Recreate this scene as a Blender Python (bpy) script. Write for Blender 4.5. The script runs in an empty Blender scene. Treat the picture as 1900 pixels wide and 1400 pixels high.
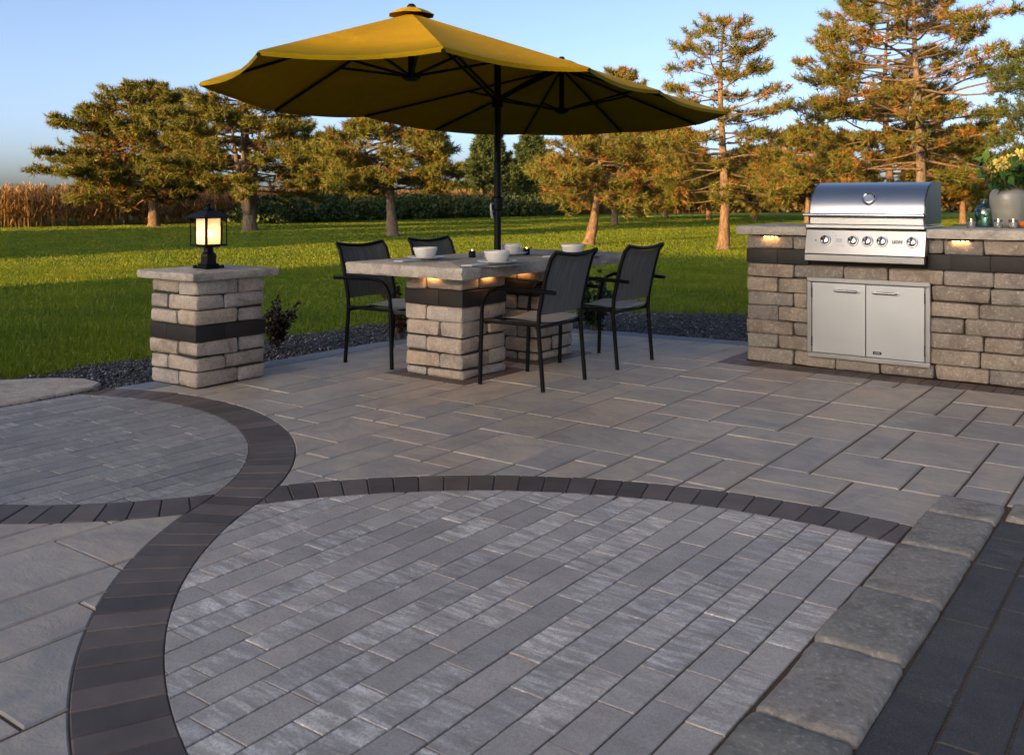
import bpy, bmesh, math, random
import numpy as np
from mathutils import Vector, Matrix

rnd = random.Random(7)
S = bpy.context.scene
COL = S.collection
PI = math.pi
R_ = math.radians

# ---------------------------------------------------------------- camera
TH = R_(36.31)
FPX, CXP, YHP, CAMH = 1742.0, 950.0, 370.0, 1.2
RV = np.array([math.cos(TH), math.sin(TH)])      # camera right on the ground
FV = np.array([-math.sin(TH), math.cos(TH)])     # camera forward on the ground
cam_d = bpy.data.cameras.new('camera')
cam = bpy.data.objects.new('camera', cam_d)
COL.objects.link(cam)
cam.location = (0, 0, CAMH)
cam.rotation_euler = (R_(90), 0, TH)
cam_d.sensor_width = 36.0
cam_d.lens = 36.0 * FPX / 1900.0
cam_d.shift_y = -(700 - YHP) / 1900.0
cam_d.clip_start = 0.05
cam_d.clip_end = 2000
cam_d.dof.use_dof = True
cam_d.dof.focus_distance = 5.2
cam_d.dof.aperture_fstop = 8.0
S.camera = cam

# ---------------------------------------------------------------- world, sun, exposure
SUN_EL = R_(7.0)
SUN_TRAVEL = np.array([0.0648, 0.998])            # where the sunlight goes, on the ground
W = bpy.data.worlds.new('World')
S.world = W
W.use_nodes = True
wn = W.node_tree
wn.nodes.clear()
wo = wn.nodes.new('ShaderNodeOutputWorld')
wb = wn.nodes.new('ShaderNodeBackground')
sk = wn.nodes.new('ShaderNodeTexSky')
sk.sky_type = 'NISHITA'
sk.sun_disc = False
sk.sun_elevation = SUN_EL
sk.sun_rotation = math.atan2(-SUN_TRAVEL[0], -SUN_TRAVEL[1])
sk.air_density = 0.35
sk.dust_density = 2.6
sk.ozone_density = 0.5
wb.inputs[1].default_value = 0.15
wn.links.new(sk.outputs[0], wb.inputs[0])
wn.links.new(wb.outputs[0], wo.inputs[0])
sd = bpy.data.lights.new('sun', 'SUN')
sd.energy = 5.0
sd.angle = R_(0.5)
sd.color = (1.0, 0.57, 0.20)
sun = bpy.data.objects.new('sun', sd)
COL.objects.link(sun)
sv = Vector((SUN_TRAVEL[0] * math.cos(SUN_EL), SUN_TRAVEL[1] * math.cos(SUN_EL), -math.sin(SUN_EL)))
sun.rotation_euler = sv.to_track_quat('-Z', 'Y').to_euler()
sun.location = (0, -30, 20)
vs = S.view_settings
S.display_settings.display_device = 'sRGB'
vs.view_transform = 'Standard'
vs.look = 'None'
vs.gamma = 1.0
vs.use_curve_mapping = False
vs.exposure = 1.62
S.render.engine = 'CYCLES'
S.cycles.use_denoising = True
S.cycles.max_bounces = 6
S.cycles.diffuse_bounces = 3
S.cycles.glossy_bounces = 3
S.cycles.transmission_bounces = 6
S.cycles.transparent_max_bounces = 8
S.cycles.sample_clamp_indirect = 4.0

# ---------------------------------------------------------------- helpers
def at(px, d, z=0.0):
    """world point seen at column px of the photo, at depth d"""
    u = (px - CXP) / FPX
    p = d * (u * RV + FV)
    return Vector((p[0], p[1], z))

def ground(px, py, z=0.0):
    return at(px, FPX * (CAMH - z) / (py - YHP), z)

def tag(o, label=None, cat=None, group=None, kind=None):
    if label: o['label'] = label
    if cat: o['category'] = cat
    if group: o['group'] = group
    if kind: o['kind'] = kind
    return o

def empty(name, loc=(0, 0, 0), rz=0.0):
    o = bpy.data.objects.new(name, None)
    o.empty_display_size = 0.1
    COL.objects.link(o)
    o.location = loc
    o.rotation_euler = (0, 0, rz)
    return o

def link(name, me, parent=None, loc=None, rz=None):
    o = bpy.data.objects.new(name, me)
    COL.objects.link(o)
    if parent: o.parent = parent
    if loc is not None: o.location = loc
    if rz is not None: o.rotation_euler = (0, 0, rz)
    return o

def copy_tree(root, loc, rz, label=None):
    r = root.copy(); COL.objects.link(r); r.location = loc; r.rotation_euler = (0, 0, rz)
    if label: r['label'] = label
    for ch in list(root.children):
        c = ch.copy(); COL.objects.link(c); c.parent = r
        for g in list(ch.children):
            d = g.copy(); COL.objects.link(d); d.parent = c
    return r

class MB:
    def __init__(s): s.v, s.f, s.m = [], [], []
    def add(s, vs, fs, m=0):
        n = len(s.v)
        s.v += [tuple(v) for v in vs]
        s.f += [[i + n for i in f] for f in fs]
        s.m += [m] * len(fs)
        return s
    def box(s, c, d, m=0):
        x, y, z = c; a, b, h = d[0] / 2, d[1] / 2, d[2] / 2
        vs = [(x + i * a, y + j * b, z + k * h) for k in (-1, 1) for j in (-1, 1) for i in (-1, 1)]
        return s.add(vs, [(0, 2, 3, 1), (4, 5, 7, 6), (0, 1, 5, 4), (2, 6, 7, 3), (0, 4, 6, 2), (1, 3, 7, 5)], m)
    def bbox(s, c, d, b=0.004, m=0, M=None):
        """box with chamfered edges"""
        hx, hy, hz = d[0] / 2, d[1] / 2, d[2] / 2
        bm = bmesh.new()
        bmesh.ops.create_cube(bm, size=1.0)
        for v in bm.verts: v.co = Vector((v.co.x * d[0], v.co.y * d[1], v.co.z * d[2]))
        b = min(b, hx * .9, hy * .9, hz * .9)
        bmesh.ops.bevel(bm, geom=bm.edges[:], offset=b, segments=2, profile=.5, affect='EDGES')
        if M is not None: bm.transform(M)
        bm.verts.index_update()
        s.add([(v.co.x + c[0], v.co.y + c[1], v.co.z + c[2]) for v in bm.verts], [[v.index for v in f.verts] for f in bm.faces], m)
        bm.free()
        return s
    def tube(s, pts, rad, sides=8, m=0, cap=True, flat=1.0):
        P = [Vector(p) for p in pts]
        n = len(P)
        rs = rad if isinstance(rad, (list, tuple)) else [rad] * n
        base = len(s.v)
        up = None
        for i in range(n):
            t = (P[min(i + 1, n - 1)] - P[max(i - 1, 0)]).normalized()
            if up is None:
                up = Vector((0, 0, 1)) if abs(t.z) < .9 else Vector((1, 0, 0))
            a = t.cross(up)
            if a.length < 1e-5: a = t.orthogonal()
            a.normalize(); b = a.cross(t).normalized(); up = b
            for k in range(sides):
                th = 2 * PI * k / sides
                q = P[i] + (a * math.cos(th) + b * math.sin(th) * flat) * rs[i]
                s.v.append((q.x, q.y, q.z))
        for i in range(n - 1):
            for k in range(sides):
                k2 = (k + 1) % sides
                s.f.append([base + i * sides + k, base + i * sides + k2, base + (i + 1) * sides + k2, base + (i + 1) * sides + k]); s.m.append(m)
        if cap:
            s.f.append([base + k for k in range(sides)][::-1]); s.m.append(m)
            s.f.append([base + (n - 1) * sides + k for k in range(sides)]); s.m.append(m)
        return s
    def lathe(s, prof, c=(0, 0, 0), sides=24, m=0):
        base = len(s.v); n = len(prof)
        for r, z in prof:
            for k in range(sides):
                th = 2 * PI * k / sides
                s.v.append((c[0] + r * math.cos(th), c[1] + r * math.sin(th), c[2] + z))
        for i in range(n - 1):
            for k in range(sides):
                k2 = (k + 1) % sides
                s.f.append([base + i * sides + k, base + i * sides + k2, base + (i + 1) * sides + k2, base + (i + 1) * sides + k]); s.m.append(m)
        return s
    def grid(s, fn, nu, nv, m=0):
        base = len(s.v)
        for j in range(nv + 1):
            for i in range(nu + 1):
                s.v.append(tuple(fn(i / nu, j / nv)))
        for j in range(nv):
            for i in range(nu):
                a = base + j * (nu + 1) + i
                s.f.append([a, a + 1, a + nu + 2, a + nu + 1]); s.m.append(m)
        return s
    def mesh(s, name, mats, smooth=False):
        me = bpy.data.meshes.new(name)
        me.from_pydata(s.v, [], s.f)
        for mt in (mats if isinstance(mats, (list, tuple)) else [mats]): me.materials.append(mt)
        if any(s.m): me.polygons.foreach_set('material_index', s.m)
        if smooth: 
            me.polygons.foreach_set('use_smooth', [True] * len(s.f))
            if smooth != 'all': me.set_sharp_from_angle(angle=R_(38))
        me.update()
        return me
    def build(s, name, mats, parent=None, smooth=False, loc=None, rz=None):
        return link(name, s.mesh(name, mats, smooth), parent, loc, rz)

def np_mesh(name, verts, tris, mat, attr=None, smooth=False):
    me = bpy.data.meshes.new(name)
    n, t = len(verts), len(tris)
    me.vertices.add(n)
    me.vertices.foreach_set('co', np.ascontiguousarray(verts, dtype=np.float32).ravel())
    me.loops.add(t * 3)
    me.loops.foreach_set('vertex_index', np.ascontiguousarray(tris, dtype=np.int32).ravel())
    me.polygons.add(t)
    me.polygons.foreach_set('loop_start', np.arange(0, t * 3, 3, dtype=np.int32))
    if attr is not None:
        a = me.attributes.new('tint', 'FLOAT', 'POINT')
        a.data.foreach_set('value', np.ascontiguousarray(attr, dtype=np.float32))
    me.materials.append(mat)
    if smooth: me.polygons.foreach_set('use_smooth', [True] * t)
    me.update(calc_edges=True)
    return me

# ---------------------------------------------------------------- materials
class NT:
    def __init__(s, name):
        s.mat = bpy.data.materials.new(name)
        s.mat.use_nodes = True
        s.t = s.mat.node_tree
        s.b = s.t.nodes['Principled BSDF']
        s.out = s.t.nodes['Material Output']
    def n(s, typ, **kw):
        nd = s.t.nodes.new('ShaderNode' + typ)
        for k, v in kw.items(): setattr(nd, k, v)
        return nd
    def l(s, a, b): s.t.links.new(a, b)
    def pos(s):
        return s.n('NewGeometry').outputs['Position']
    def objc(s):
        return s.n('TexCoord').outputs['Object']
    def rand(s):
        return s.n('ObjectInfo').outputs['Random']
    def mapping(s, vec, scale=(1, 1, 1), loc=None):
        m = s.n('Mapping')
        m.inputs['Scale'].default_value = scale
        s.l(vec, m.inputs['Vector'])
        if loc is not None: s.l(loc, m.inputs['Location'])
        return m.outputs[0]
    def noise(s, vec, scale, detail=3, rough=.55, dist=0.0):
        n = s.n('TexNoise')
        n.inputs['Scale'].default_value = scale
        n.inputs['Detail'].default_value = detail
        n.inputs['Roughness'].default_value = rough
        n.inputs['Distortion'].default_value = dist
        s.l(vec, n.inputs['Vector'])
        return n.outputs['Fac']
    def ramp(s, fac, stops, interp='LINEAR'):
        r = s.n('ValToRGB')
        r.color_ramp.interpolation = interp
        e = r.color_ramp.elements
        while len(e) < len(stops): e.new(.5)
        for i, (p, c) in enumerate(stops):
            e[i].position = p
            c = c if isinstance(c, (tuple, list)) else (c, c, c)
            e[i].color = (*c[:3], 1)
        s.l(fac, r.inputs[0])
        return r.outputs[0]
    def mix(s, fac, a, b, mode='MIX'):
        m = s.n('MixRGB', blend_type=mode)
        for sock, v in ((m.inputs[0], fac), (m.inputs[1], a), (m.inputs[2], b)):
            if hasattr(v, 'is_output') or hasattr(v, 'links'): s.l(v, sock)
            elif isinstance(v, (tuple, list)): sock.default_value = (*v[:3], 1)
            else: sock.default_value = v if sock.type == 'VALUE' else (v, v, v, 1)
        return m.outputs[0]
    def math(s, op, a, b=0.0, clamp=False):
        m = s.n('Math', operation=op)
        m.use_clamp = clamp
        for sock, v in ((m.inputs[0], a), (m.inputs[1], b)):
            if hasattr(v, 'links'): s.l(v, sock)
            else: sock.default_value = v
        return m.outputs[0]
    def bump(s, h, strength=.3, dist=.01, prev=None):
        b = s.n('Bump')
        b.inputs['Strength'].default_value = strength
        b.inputs['Distance'].default_value = dist
        s.l(h, b.inputs['Height'])
        if prev is not None: s.l(prev, b.inputs['Normal'])
        return b.outputs[0]
    def set(s, color=None, rough=None, metal=None, normal=None, spec=None):
        b = s.b
        for key, v in (('Base Color', color), ('Roughness', rough), ('Metallic', metal), ('Normal', normal), ('Specular IOR Level', spec)):
            if v is None: continue
            sock = b.inputs[key]
            if hasattr(v, 'links'): s.l(v, sock)
            elif isinstance(v, (tuple, list)): sock.default_value = (*v[:3], 1)
            else: sock.default_value = v
        return s.mat

def m_plain(name, col, rough=.6, metal=0.0, nscale=30, namt=.25, bump=.1, spec=.4):
    t = NT(name)
    n = t.noise(t.objc(), nscale, 4)
    c = t.mix(n, tuple(x * (1 - namt) for x in col), tuple(min(1, x * (1 + namt)) for x in col))
    return t.set(c, rough, metal, t.bump(n, bump, .004), spec)

def m_slab():
    t = NT('textured_slab'); p = t.pos(); r = t.rand()
    off = t.math('MULTIPLY', r, 37.0)
    cx = t.n('CombineXYZ'); t.l(off, cx.inputs[0]); t.l(off, cx.inputs[1])
    pv = t.mapping(p, (1, 1, 1), cx.outputs[0])
    n1 = t.noise(pv, 2.6, 4, .6, 1.2)
    base = t.ramp(n1, [(.28, (.295, .278, .258)), (.45, (.385, .345, .298)), (.58, (.455, .395, .325)), (.72, (.485, .395, .31))])
    tint = t.ramp(r, [(0, (.84, .87, .92)), (.3, (.98, .96, .93)), (.6, (1.08, .99, .92)), (.85, (.9, .9, .9)), (1, (1.1, 1.05, 1.0))])
    c = t.mix(1.0, base, tint, 'MULTIPLY')
    n2 = t.noise(t.mapping(pv, (3, 14, 8)), 2.2, 5, .65, .8)
    c = t.mix(t.ramp(n2, [(.35, 0), (.75, .45)]), c, (.19, .19, .195))
    n5 = t.noise(p, 1.3, 5, .7, .5)
    c = t.mix(1.0, c, t.ramp(n5, [(.32, (.84, .82, .80)), (.5, (1, 1, 1)), (.68, (1.07, 1.06, 1.05))]), 'MULTIPLY')
    n3 = t.noise(p, 120, 3, .6)
    c = t.mix(t.ramp(n3, [(.4, .12), (.62, 0)]), c, (.12, .115, .11))
    n4 = t.noise(t.mapping(pv, (1.4, 2.4, 1)), 5.0, 6, .66, .35)
    bm = t.bump(n4, .5, .012)
    bm = t.bump(n3, .3, .003, bm)
    return t.set(c, t.ramp(n2, [(.3, .72), (.7, .5)]), None, bm, .35)

def m_streak(name, lo, mid, hi, amount=.5):
    """grey paver with white streaks that run across it"""
    t = NT(name); p = t.pos(); r = t.rand()
    off = t.math('MULTIPLY', r, 53.0)
    cx = t.n('CombineXYZ'); t.l(off, cx.inputs[0]); t.l(off, cx.inputs[1])
    n1 = t.noise(t.mapping(p, (7, 30, 10), cx.outputs[0]), 1.0, 7, .72, .35)
    n2 = t.noise(t.mapping(p, (4, 7, 5), cx.outputs[0]), 1.6, 4, .65)
    ng = t.noise(p, 95, 4, .75)
    body = t.mix(t.ramp(n2, [(.3, 0), (.7, 1)]), lo, mid)
    rr = t.ramp(r, [(0, 0.0), (.40, .04), (.48, .5), (.78, .8), (1, 1.0)])
    st = t.math('MULTIPLY', t.ramp(n1, [(.47, 0), (.62, 1)]), rr)
    st = t.math('MULTIPLY', st, t.ramp(ng, [(.32, .35), (.55, 1)]))
    c = t.mix(t.math('MULTIPLY', st, amount * 1.5, True), body, hi)
    dk = t.math('MULTIPLY', t.ramp(n1, [(.30, 1), (.44, 0)]), rr)
    c = t.mix(t.math('MULTIPLY', dk, .6), c, tuple(x * .42 for x in lo))
    r2 = t.math('FRACT', t.math('MULTIPLY', r, 17.3))
    c = t.mix(1.0, c, t.ramp(r2, [(0, (.84, .84, .86)), (.5, (1, 1, 1)), (1, (1.12, 1.09, 1.05))]), 'MULTIPLY')
    c = t.mix(1.0, c, t.ramp(ng, [(.3, .80), (.5, 1.0), (.7, 1.14)]), 'MULTIPLY')
    n5 = t.noise(p, 1.1, 5, .7, .5)
    c = t.mix(1.0, c, t.ramp(n5, [(.32, (.86, .84, .82)), (.5, (1, 1, 1)), (.68, (1.06, 1.05, 1.04))]), 'MULTIPLY')
    n3 = t.noise(p, 260, 2, .7)
    c = t.mix(t.ramp(n3, [(.36, .35), (.6, 0)]), c, tuple(x * .4 for x in lo))
    c = t.mix(t.ramp(n3, [(.62, 0), (.8, .3)]), c, (.6, .59, .57))
    bm = t.bump(ng, .3, .004)
    return t.set(c, t.ramp(n3, [(.3, .8), (.7, .6)]), None, t.bump(n3, .35, .002, bm), .35)

def m_tumbled(name, cols, bump=.5):
    t = NT(name); p = t.pos(); r = t.rand()
    c = t.ramp(r, [(i / (len(cols) - 1), k) for i, k in enumerate(cols)])
    n1 = t.noise(p, 9, 4, .65, .6)
    c = t.mix(1.0, c, t.ramp(n1, [(.3, (.66, .64, .62)), (.5, (1, 1, 1)), (.72, (1.22, 1.2, 1.16))]), 'MULTIPLY')
    n2 = t.noise(p, 55, 5, .75)
    c = t.mix(t.ramp(n2, [(.32, .6), (.46, 0)]), c, (.11, .095, .08))
    c = t.mix(t.ramp(n2, [(.55, 0), (.7, .6)]), c, (.56, .52, .47))
    b = t.bump(n1, bump, .012)
    return t.set(c, .85, None, t.bump(n2, .55, .005, b), .25)

def m_brown():
    t = NT('brown_paver'); p = t.pos(); r = t.rand()
    c = t.ramp(r, [(0, (.070, .054, .047)), (.35, (.088, .068, .058)), (.7, (.11, .083, .070)), (1, (.14, .105, .088))])
    n = t.noise(p, 220, 3, .7); n1 = t.noise(p, 8, 3)
    c = t.mix(t.ramp(n, [(.55, 0), (.8, .35)]), c, (.2, .18, .17))
    c = t.mix(1.0, c, t.ramp(n1, [(.3, .8), (.7, 1.2)]), 'MULTIPLY')
    return t.set(c, .62, None, t.bump(n, .35, .002), .4)

def m_steel(name, col=(.62, .62, .63), rough=.3, stretch=(2, 2, 220)):
    t = NT(name)
    n = t.noise(t.mapping(t.objc(), stretch), 1.0, 2, .5)
    n2 = t.noise(t.objc(), 4, 3)
    rr = t.math('MULTIPLY', n2, .15)
    c = t.mix(n, tuple(x * .95 for x in col), col)
    return t.set(c, t.math('ADD', rr, rough - .075), 1.0)

def m_needle(name, green, lime, brown, brown_amt):
    t = NT(name)
    a = t.n('Attribute'); a.attribute_name = 'tint'
    f = a.outputs['Fac']
    c = t.ramp(f, [(0, brown), (brown_amt, tuple(.55 * x + .45 * y for x, y in zip(brown, green))), (min(.95, brown_amt + .12), green), (1, lime)])
    t.set(c, .55, 0.0, None, .3)
    tr = t.n('BsdfTranslucent'); t.l(c, tr.inputs[0])
    mx = t.n('MixShader'); mx.inputs[0].default_value = .25
    t.l(t.b.outputs[0], mx.inputs[1]); t.l(tr.outputs[0], mx.inputs[2]); t.l(mx.outputs[0], t.out.inputs[0])
    return t.mat

def m_lawn():
    t = NT('lawn_grass'); p = t.pos()
    n1 = t.noise(p, .35, 4, .6); n2 = t.noise(p, 7, 5, .7); n3 = t.noise(p, 60, 3, .7)
    c = t.ramp(n1, [(.3, (.045, .105, .012)), (.7, (.075, .145, .018))])
    c = t.mix(1.0, c, t.ramp(n2, [(.3, .8), (.5, 1.0), (.7, 1.2)]), 'MULTIPLY')
    c = t.mix(t.ramp(n3, [(.3, .35), (.6, 0)]), c, (.02, .04, .006))
    return t.set(c, .85, None, t.bump(n3, .8, .03), .15)

def m_leafy(name, cols, rough=.5, transl=.25):
    t = NT(name)
    a = t.n('Attribute'); a.attribute_name = 'tint'
    c = t.ramp(a.outputs['Fac'], [(i / (len(cols) - 1), k) for i, k in enumerate(cols)])
    t.set(c, rough, 0.0, None, .3)
    tr = t.n('BsdfTranslucent'); t.l(c, tr.inputs[0])
    mx = t.n('MixShader'); mx.inputs[0].default_value = transl
    t.l(t.b.outputs[0], mx.inputs[1]); t.l(tr.outputs[0], mx.inputs[2]); t.l(mx.outputs[0], t.out.inputs[0])
    return t.mat

def m_bark(name, a=(.055, .038, .026), b=(.19, .125, .082)):
    t = NT(name); p = t.pos()
    n = t.noise(t.mapping(p, (16, 16, 6)), 1.0, 6, .75, .7)
    c = t.ramp(n, [(.36, a), (.58, b), (.8, tuple(min(1, x * 1.6) for x in b))])
    return t.set(c, .9, None, t.bump(n, .9, .05), .15)

def m_emit(name, col, strength):
    t = NT(name)
    t.b.inputs['Base Color'].default_value = (*col, 1)
    t.b.inputs['Emission Color'].default_value = (*col, 1)
    t.b.inputs['Emission Strength'].default_value = strength
    return t.mat

def m_glass(name, col=(1, 1, 1), rough=0.0):
    t = NT(name)
    t.b.inputs['Base Color'].default_value = (*col, 1)
    t.b.inputs['Roughness'].default_value = rough
    t.b.inputs['Transmission Weight'].default_value = 1.0
    t.b.inputs['IOR'].default_value = 1.45
    return t.mat

def m_thin(name, col=(.99, .99, .99), edge=(.9, .94, .94)):
    """thin-walled glass: tinted see-through with a fresnel reflection"""
    t = NT(name)
    tr = t.n('BsdfTransparent'); gl = t.n('BsdfGlossy'); gl.inputs['Roughness'].default_value = .03
    lw = t.n('LayerWeight'); lw.inputs[0].default_value = .35
    c = t.mix(lw.outputs['Facing'], col, edge); t.l(c, tr.inputs[0])
    mx = t.n('MixShader'); t.l(t.math('ADD', t.math('MULTIPLY', lw.outputs['Fresnel'], .7), .03), mx.inputs[0])
    t.l(tr.outputs[0], mx.inputs[1]); t.l(gl.outputs[0], mx.inputs[2]); t.l(mx.outputs[0], t.out.inputs[0])
    return t.mat

def m_fabric(name, a, b, scale=(90, 6, 6), rough=.8):
    t = NT(name); o = t.objc()
    n = t.noise(t.mapping(o, scale), 1.0, 3, .6)
    c = t.mix(t.ramp(n, [(.35, 0), (.65, 1)]), a, b)
    w = t.noise(o, 300, 2)
    return t.set(c, rough, None, t.bump(w, .25, .002), .3)

def m_canvas():
    t = NT('mustard_canvas'); o = t.objc()
    w = t.noise(t.mapping(o, (260, 260, 260)), 1.0, 2); k = t.noise(o, 2.2, 4, .6, .8)
    c = t.mix(1.0, (.238, .158, .0015), t.ramp(k, [(.3, .9), (.7, 1.1)]), 'MULTIPLY')
    t.set(c, .85, None, t.bump(w, .2, .001, t.bump(k, .35, .03)), .08)
    tr = t.n('BsdfTranslucent'); t.l(t.mix(1.0, c, (.8, .6, .3), 'MULTIPLY'), tr.inputs[0])
    mx = t.n('MixShader'); mx.inputs[0].default_value = .02
    t.l(t.b.outputs[0], mx.inputs[1]); t.l(tr.outputs[0], mx.inputs[2]); t.l(mx.outputs[0], t.out.inputs[0])
    return t.mat

def m_sand():
    t = NT('joint_sand'); p = t.pos()
    n = t.noise(p, 180, 3, .7)
    return t.set(t.ramp(n, [(.3, (.05, .036, .026)), (.55, (.13, .092, .062)), (.8, (.27, .2, .14))]), .95, None, t.bump(n, .8, .004), .1)

def m_chips():
    t = NT('dark_stone_chips')
    a = t.n('Attribute'); a.attribute_name = 'tint'
    c = t.ramp(a.outputs['Fac'], [(0, (.018, .018, .02)), (.6, (.036, .036, .04)), (.9, (.085, .085, .09)), (1, (.24, .24, .25))])
    return t.set(c, .5, None, None, .5)

M = dict(
    slab=m_slab(), brown=m_brown(), sand=m_sand(), lawn=m_lawn(), chips=m_chips(),
    grey=m_streak('grey_streaked_paver', (.345, .31, .278), (.465, .42, .378), (.84, .79, .73), .6),
    grey_shaded=m_streak('shaded_grey_streaked_paver', (.235, .225, .215), (.305, .29, .275), (.55, .53, .51), .4),  # left field's pavers: its dimmer light is painted in as a darker colour
    charcoal=m_streak('charcoal_streaked_paver', (.056, .050, .046), (.082, .074, .069), (.24, .225, .21), .4),
    edgepav=m_plain('blue_grey_edge_paver', (.15, .17, .2), .7, 0, 60, .3, .3),
    tan=m_tumbled('tan_tumbled_stone', [(.27, .235, .20), (.35, .295, .245), (.39, .30, .22), (.30, .27, .245), (.42, .365, .31), (.33, .26, .205)]),
    taupe=m_tumbled('taupe_tumbled_stone', [(.16, .14, .12), (.225, .18, .14), (.19, .172, .155), (.26, .21, .16), (.16, .145, .13), (.21, .175, .145)]),
    kerb=m_tumbled('grey_buff_tumbled_stone', [(.20, .185, .155), (.24, .215, .18), (.22, .2, .17), (.265, .235, .2)], .7),
    dark=m_plain('charcoal_smooth_block', (.021, .0185, .018), .6, 0, 80, .35, .25, .25),
    cap=m_tumbled('buff_cap_stone', [(.36, .32, .275), (.40, .35, .30)], .25),
    capgrey=m_tumbled('grey_buff_cap_stone', [(.35, .315, .27), (.37, .33, .285)], .3),
    core=m_plain('dark_mortar_core', (.03, .026, .022), .95, 0, 40, .3, .3),
    metal=m_plain('black_powder_coated_metal', (.004, .004, .0045), .45, .0, 40, .2, .05, .12),
    sling=m_fabric('grey_woven_sling', (.062, .064, .065), (.118, .116, .112), (5, 120, 4)),
    seat=m_fabric('skylit_grey_woven_sling', (.25, .25, .255), (.37, .37, .37), (4, 95, 4)),  # seat sling paler than the backrest: skylight on it is put into the colour
    canopy=m_canvas(),
    ceramic=m_plain('off_white_ceramic', (.62, .60, .56), .3, 0, 10, .05, .02, .5),
    cloth=m_plain('pale_blue_grey_napkin', (.50, .52, .56), .85, 0, 90, .1, .2),
    mat=m_plain('grey_placemat', (.22, .23, .25), .8, 0, 120, .25, .3),
    steel=m_steel('brushed_steel', (.47, .475, .49), .33), steelh=m_steel('brushed_steel_panel', (.33, .33, .335), .32, (3, 220, 220)),
    chrome=m_steel('polished_steel', (.6, .61, .63), .14, (1, 1, 1)), pull=m_steel('dark_steel_pull', (.30, .31, .33), .2, (1, 1, 1)),
    blacksteel=m_plain('dark_grey_enamel', (.03, .035, .04), .35, .3, 20, .2, .05),
    vase=m_plain('grey_stoneware_glaze', (.20, .195, .17), .32, 0, 14, .14, .08, .5),
    rim=m_plain('bare_clay_rim', (.26, .2, .15), .7),
    glass=m_thin('clear_glass'), bluegl=m_thin('blue_green_glass', (.80, .93, .95), (.30, .60, .68)),
    wax=m_plain('white_wax', (.75, .73, .68), .5), blackgl=m_plain('black_votive_glass', (.01, .012, .016), .2),
    flame=m_emit('candle_flame', (1, .55, .2), 14),
    bulb=m_emit('lantern_bulb', (1, .62, .28), 26),
    led=m_emit('warm_led', (1, .5, .16), 18),
    bark=m_bark('pine_bark'), barkd=m_bark('grey_pine_bark', (.06, .05, .042), (.15, .115, .09)), limb=m_bark('pine_limb_bark', (.05, .038, .028), (.15, .105, .07)),
    flag=m_tumbled('buff_flagstone', [(.36, .31, .25), (.4, .34, .28)], .3),
    pumpkin=m_plain('orange_gourd_skin', (.6, .17, .02), .45),
    letter=m_plain('black_badge', (.015, .015, .017), .35), badge=m_plain('grey_badge_plate', (.42, .42, .42), .45, .2),
    red=m_plain('red_print', (.5, .03, .02), .5), print=m_plain('grey_print', (.38, .40, .45), .5),
    siding=m_plain('pale_clapboard', (.5, .48, .44), .7, 0, 5, .05, .05), roof=m_plain('grey_roof_shingle', (.09, .085, .08), .9, 0, 9, .3, .3),
    wood=m_plain('painted_white_trim', (.7, .69, .66), .5), pane=m_plain('dark_window_glass', (.02, .025, .03), .06),
)
# frosted lantern glass: diffuse-transmitting pane
_t = NT('frosted_lantern_glass')
_t.b.inputs['Base Color'].default_value = (.85, .8, .7, 1)
_t.b.inputs['Roughness'].default_value = .5
_tr = _t.n('BsdfTranslucent'); _tr.inputs[0].default_value = (.95, .92, .86, 1)
_gl = _t.n('BsdfRefraction'); _gl.inputs['Roughness'].default_value = .22; _gl.inputs['IOR'].default_value = 1.15; _gl.inputs[0].default_value = (1, .93, .82, 1)
_m1 = _t.n('MixShader'); _m1.inputs[0].default_value = .42
_t.l(_tr.outputs[0], _m1.inputs[1]); _t.l(_gl.outputs[0], _m1.inputs[2])
_m2 = _t.n('MixShader'); _m2.inputs[0].default_value = .3
_t.l(_m1.outputs[0], _m2.inputs[1]); _t.l(_t.b.outputs[0], _m2.inputs[2]); _t.l(_m2.outputs[0], _t.out.inputs[0])
M['frost'] = _t.mat

# ---------------------------------------------------------------- polygon clipping
def clip_half(poly, nx, ny, c):
    """keep nx*x + ny*y <= c"""
    out = []
    for i in range(len(poly)):
        a, b = poly[i], poly[(i + 1) % len(poly)]
        da, db = nx * a[0] + ny * a[1] - c, nx * b[0] + ny * b[1] - c
        if da <= 0: out.append(a)
        if (da < 0 < db) or (db < 0 < da):
            t = da / (da - db)
            out.append((a[0] + t * (b[0] - a[0]), a[1] + t * (b[1] - a[1])))
    return out if len(out) >= 3 else []

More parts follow.
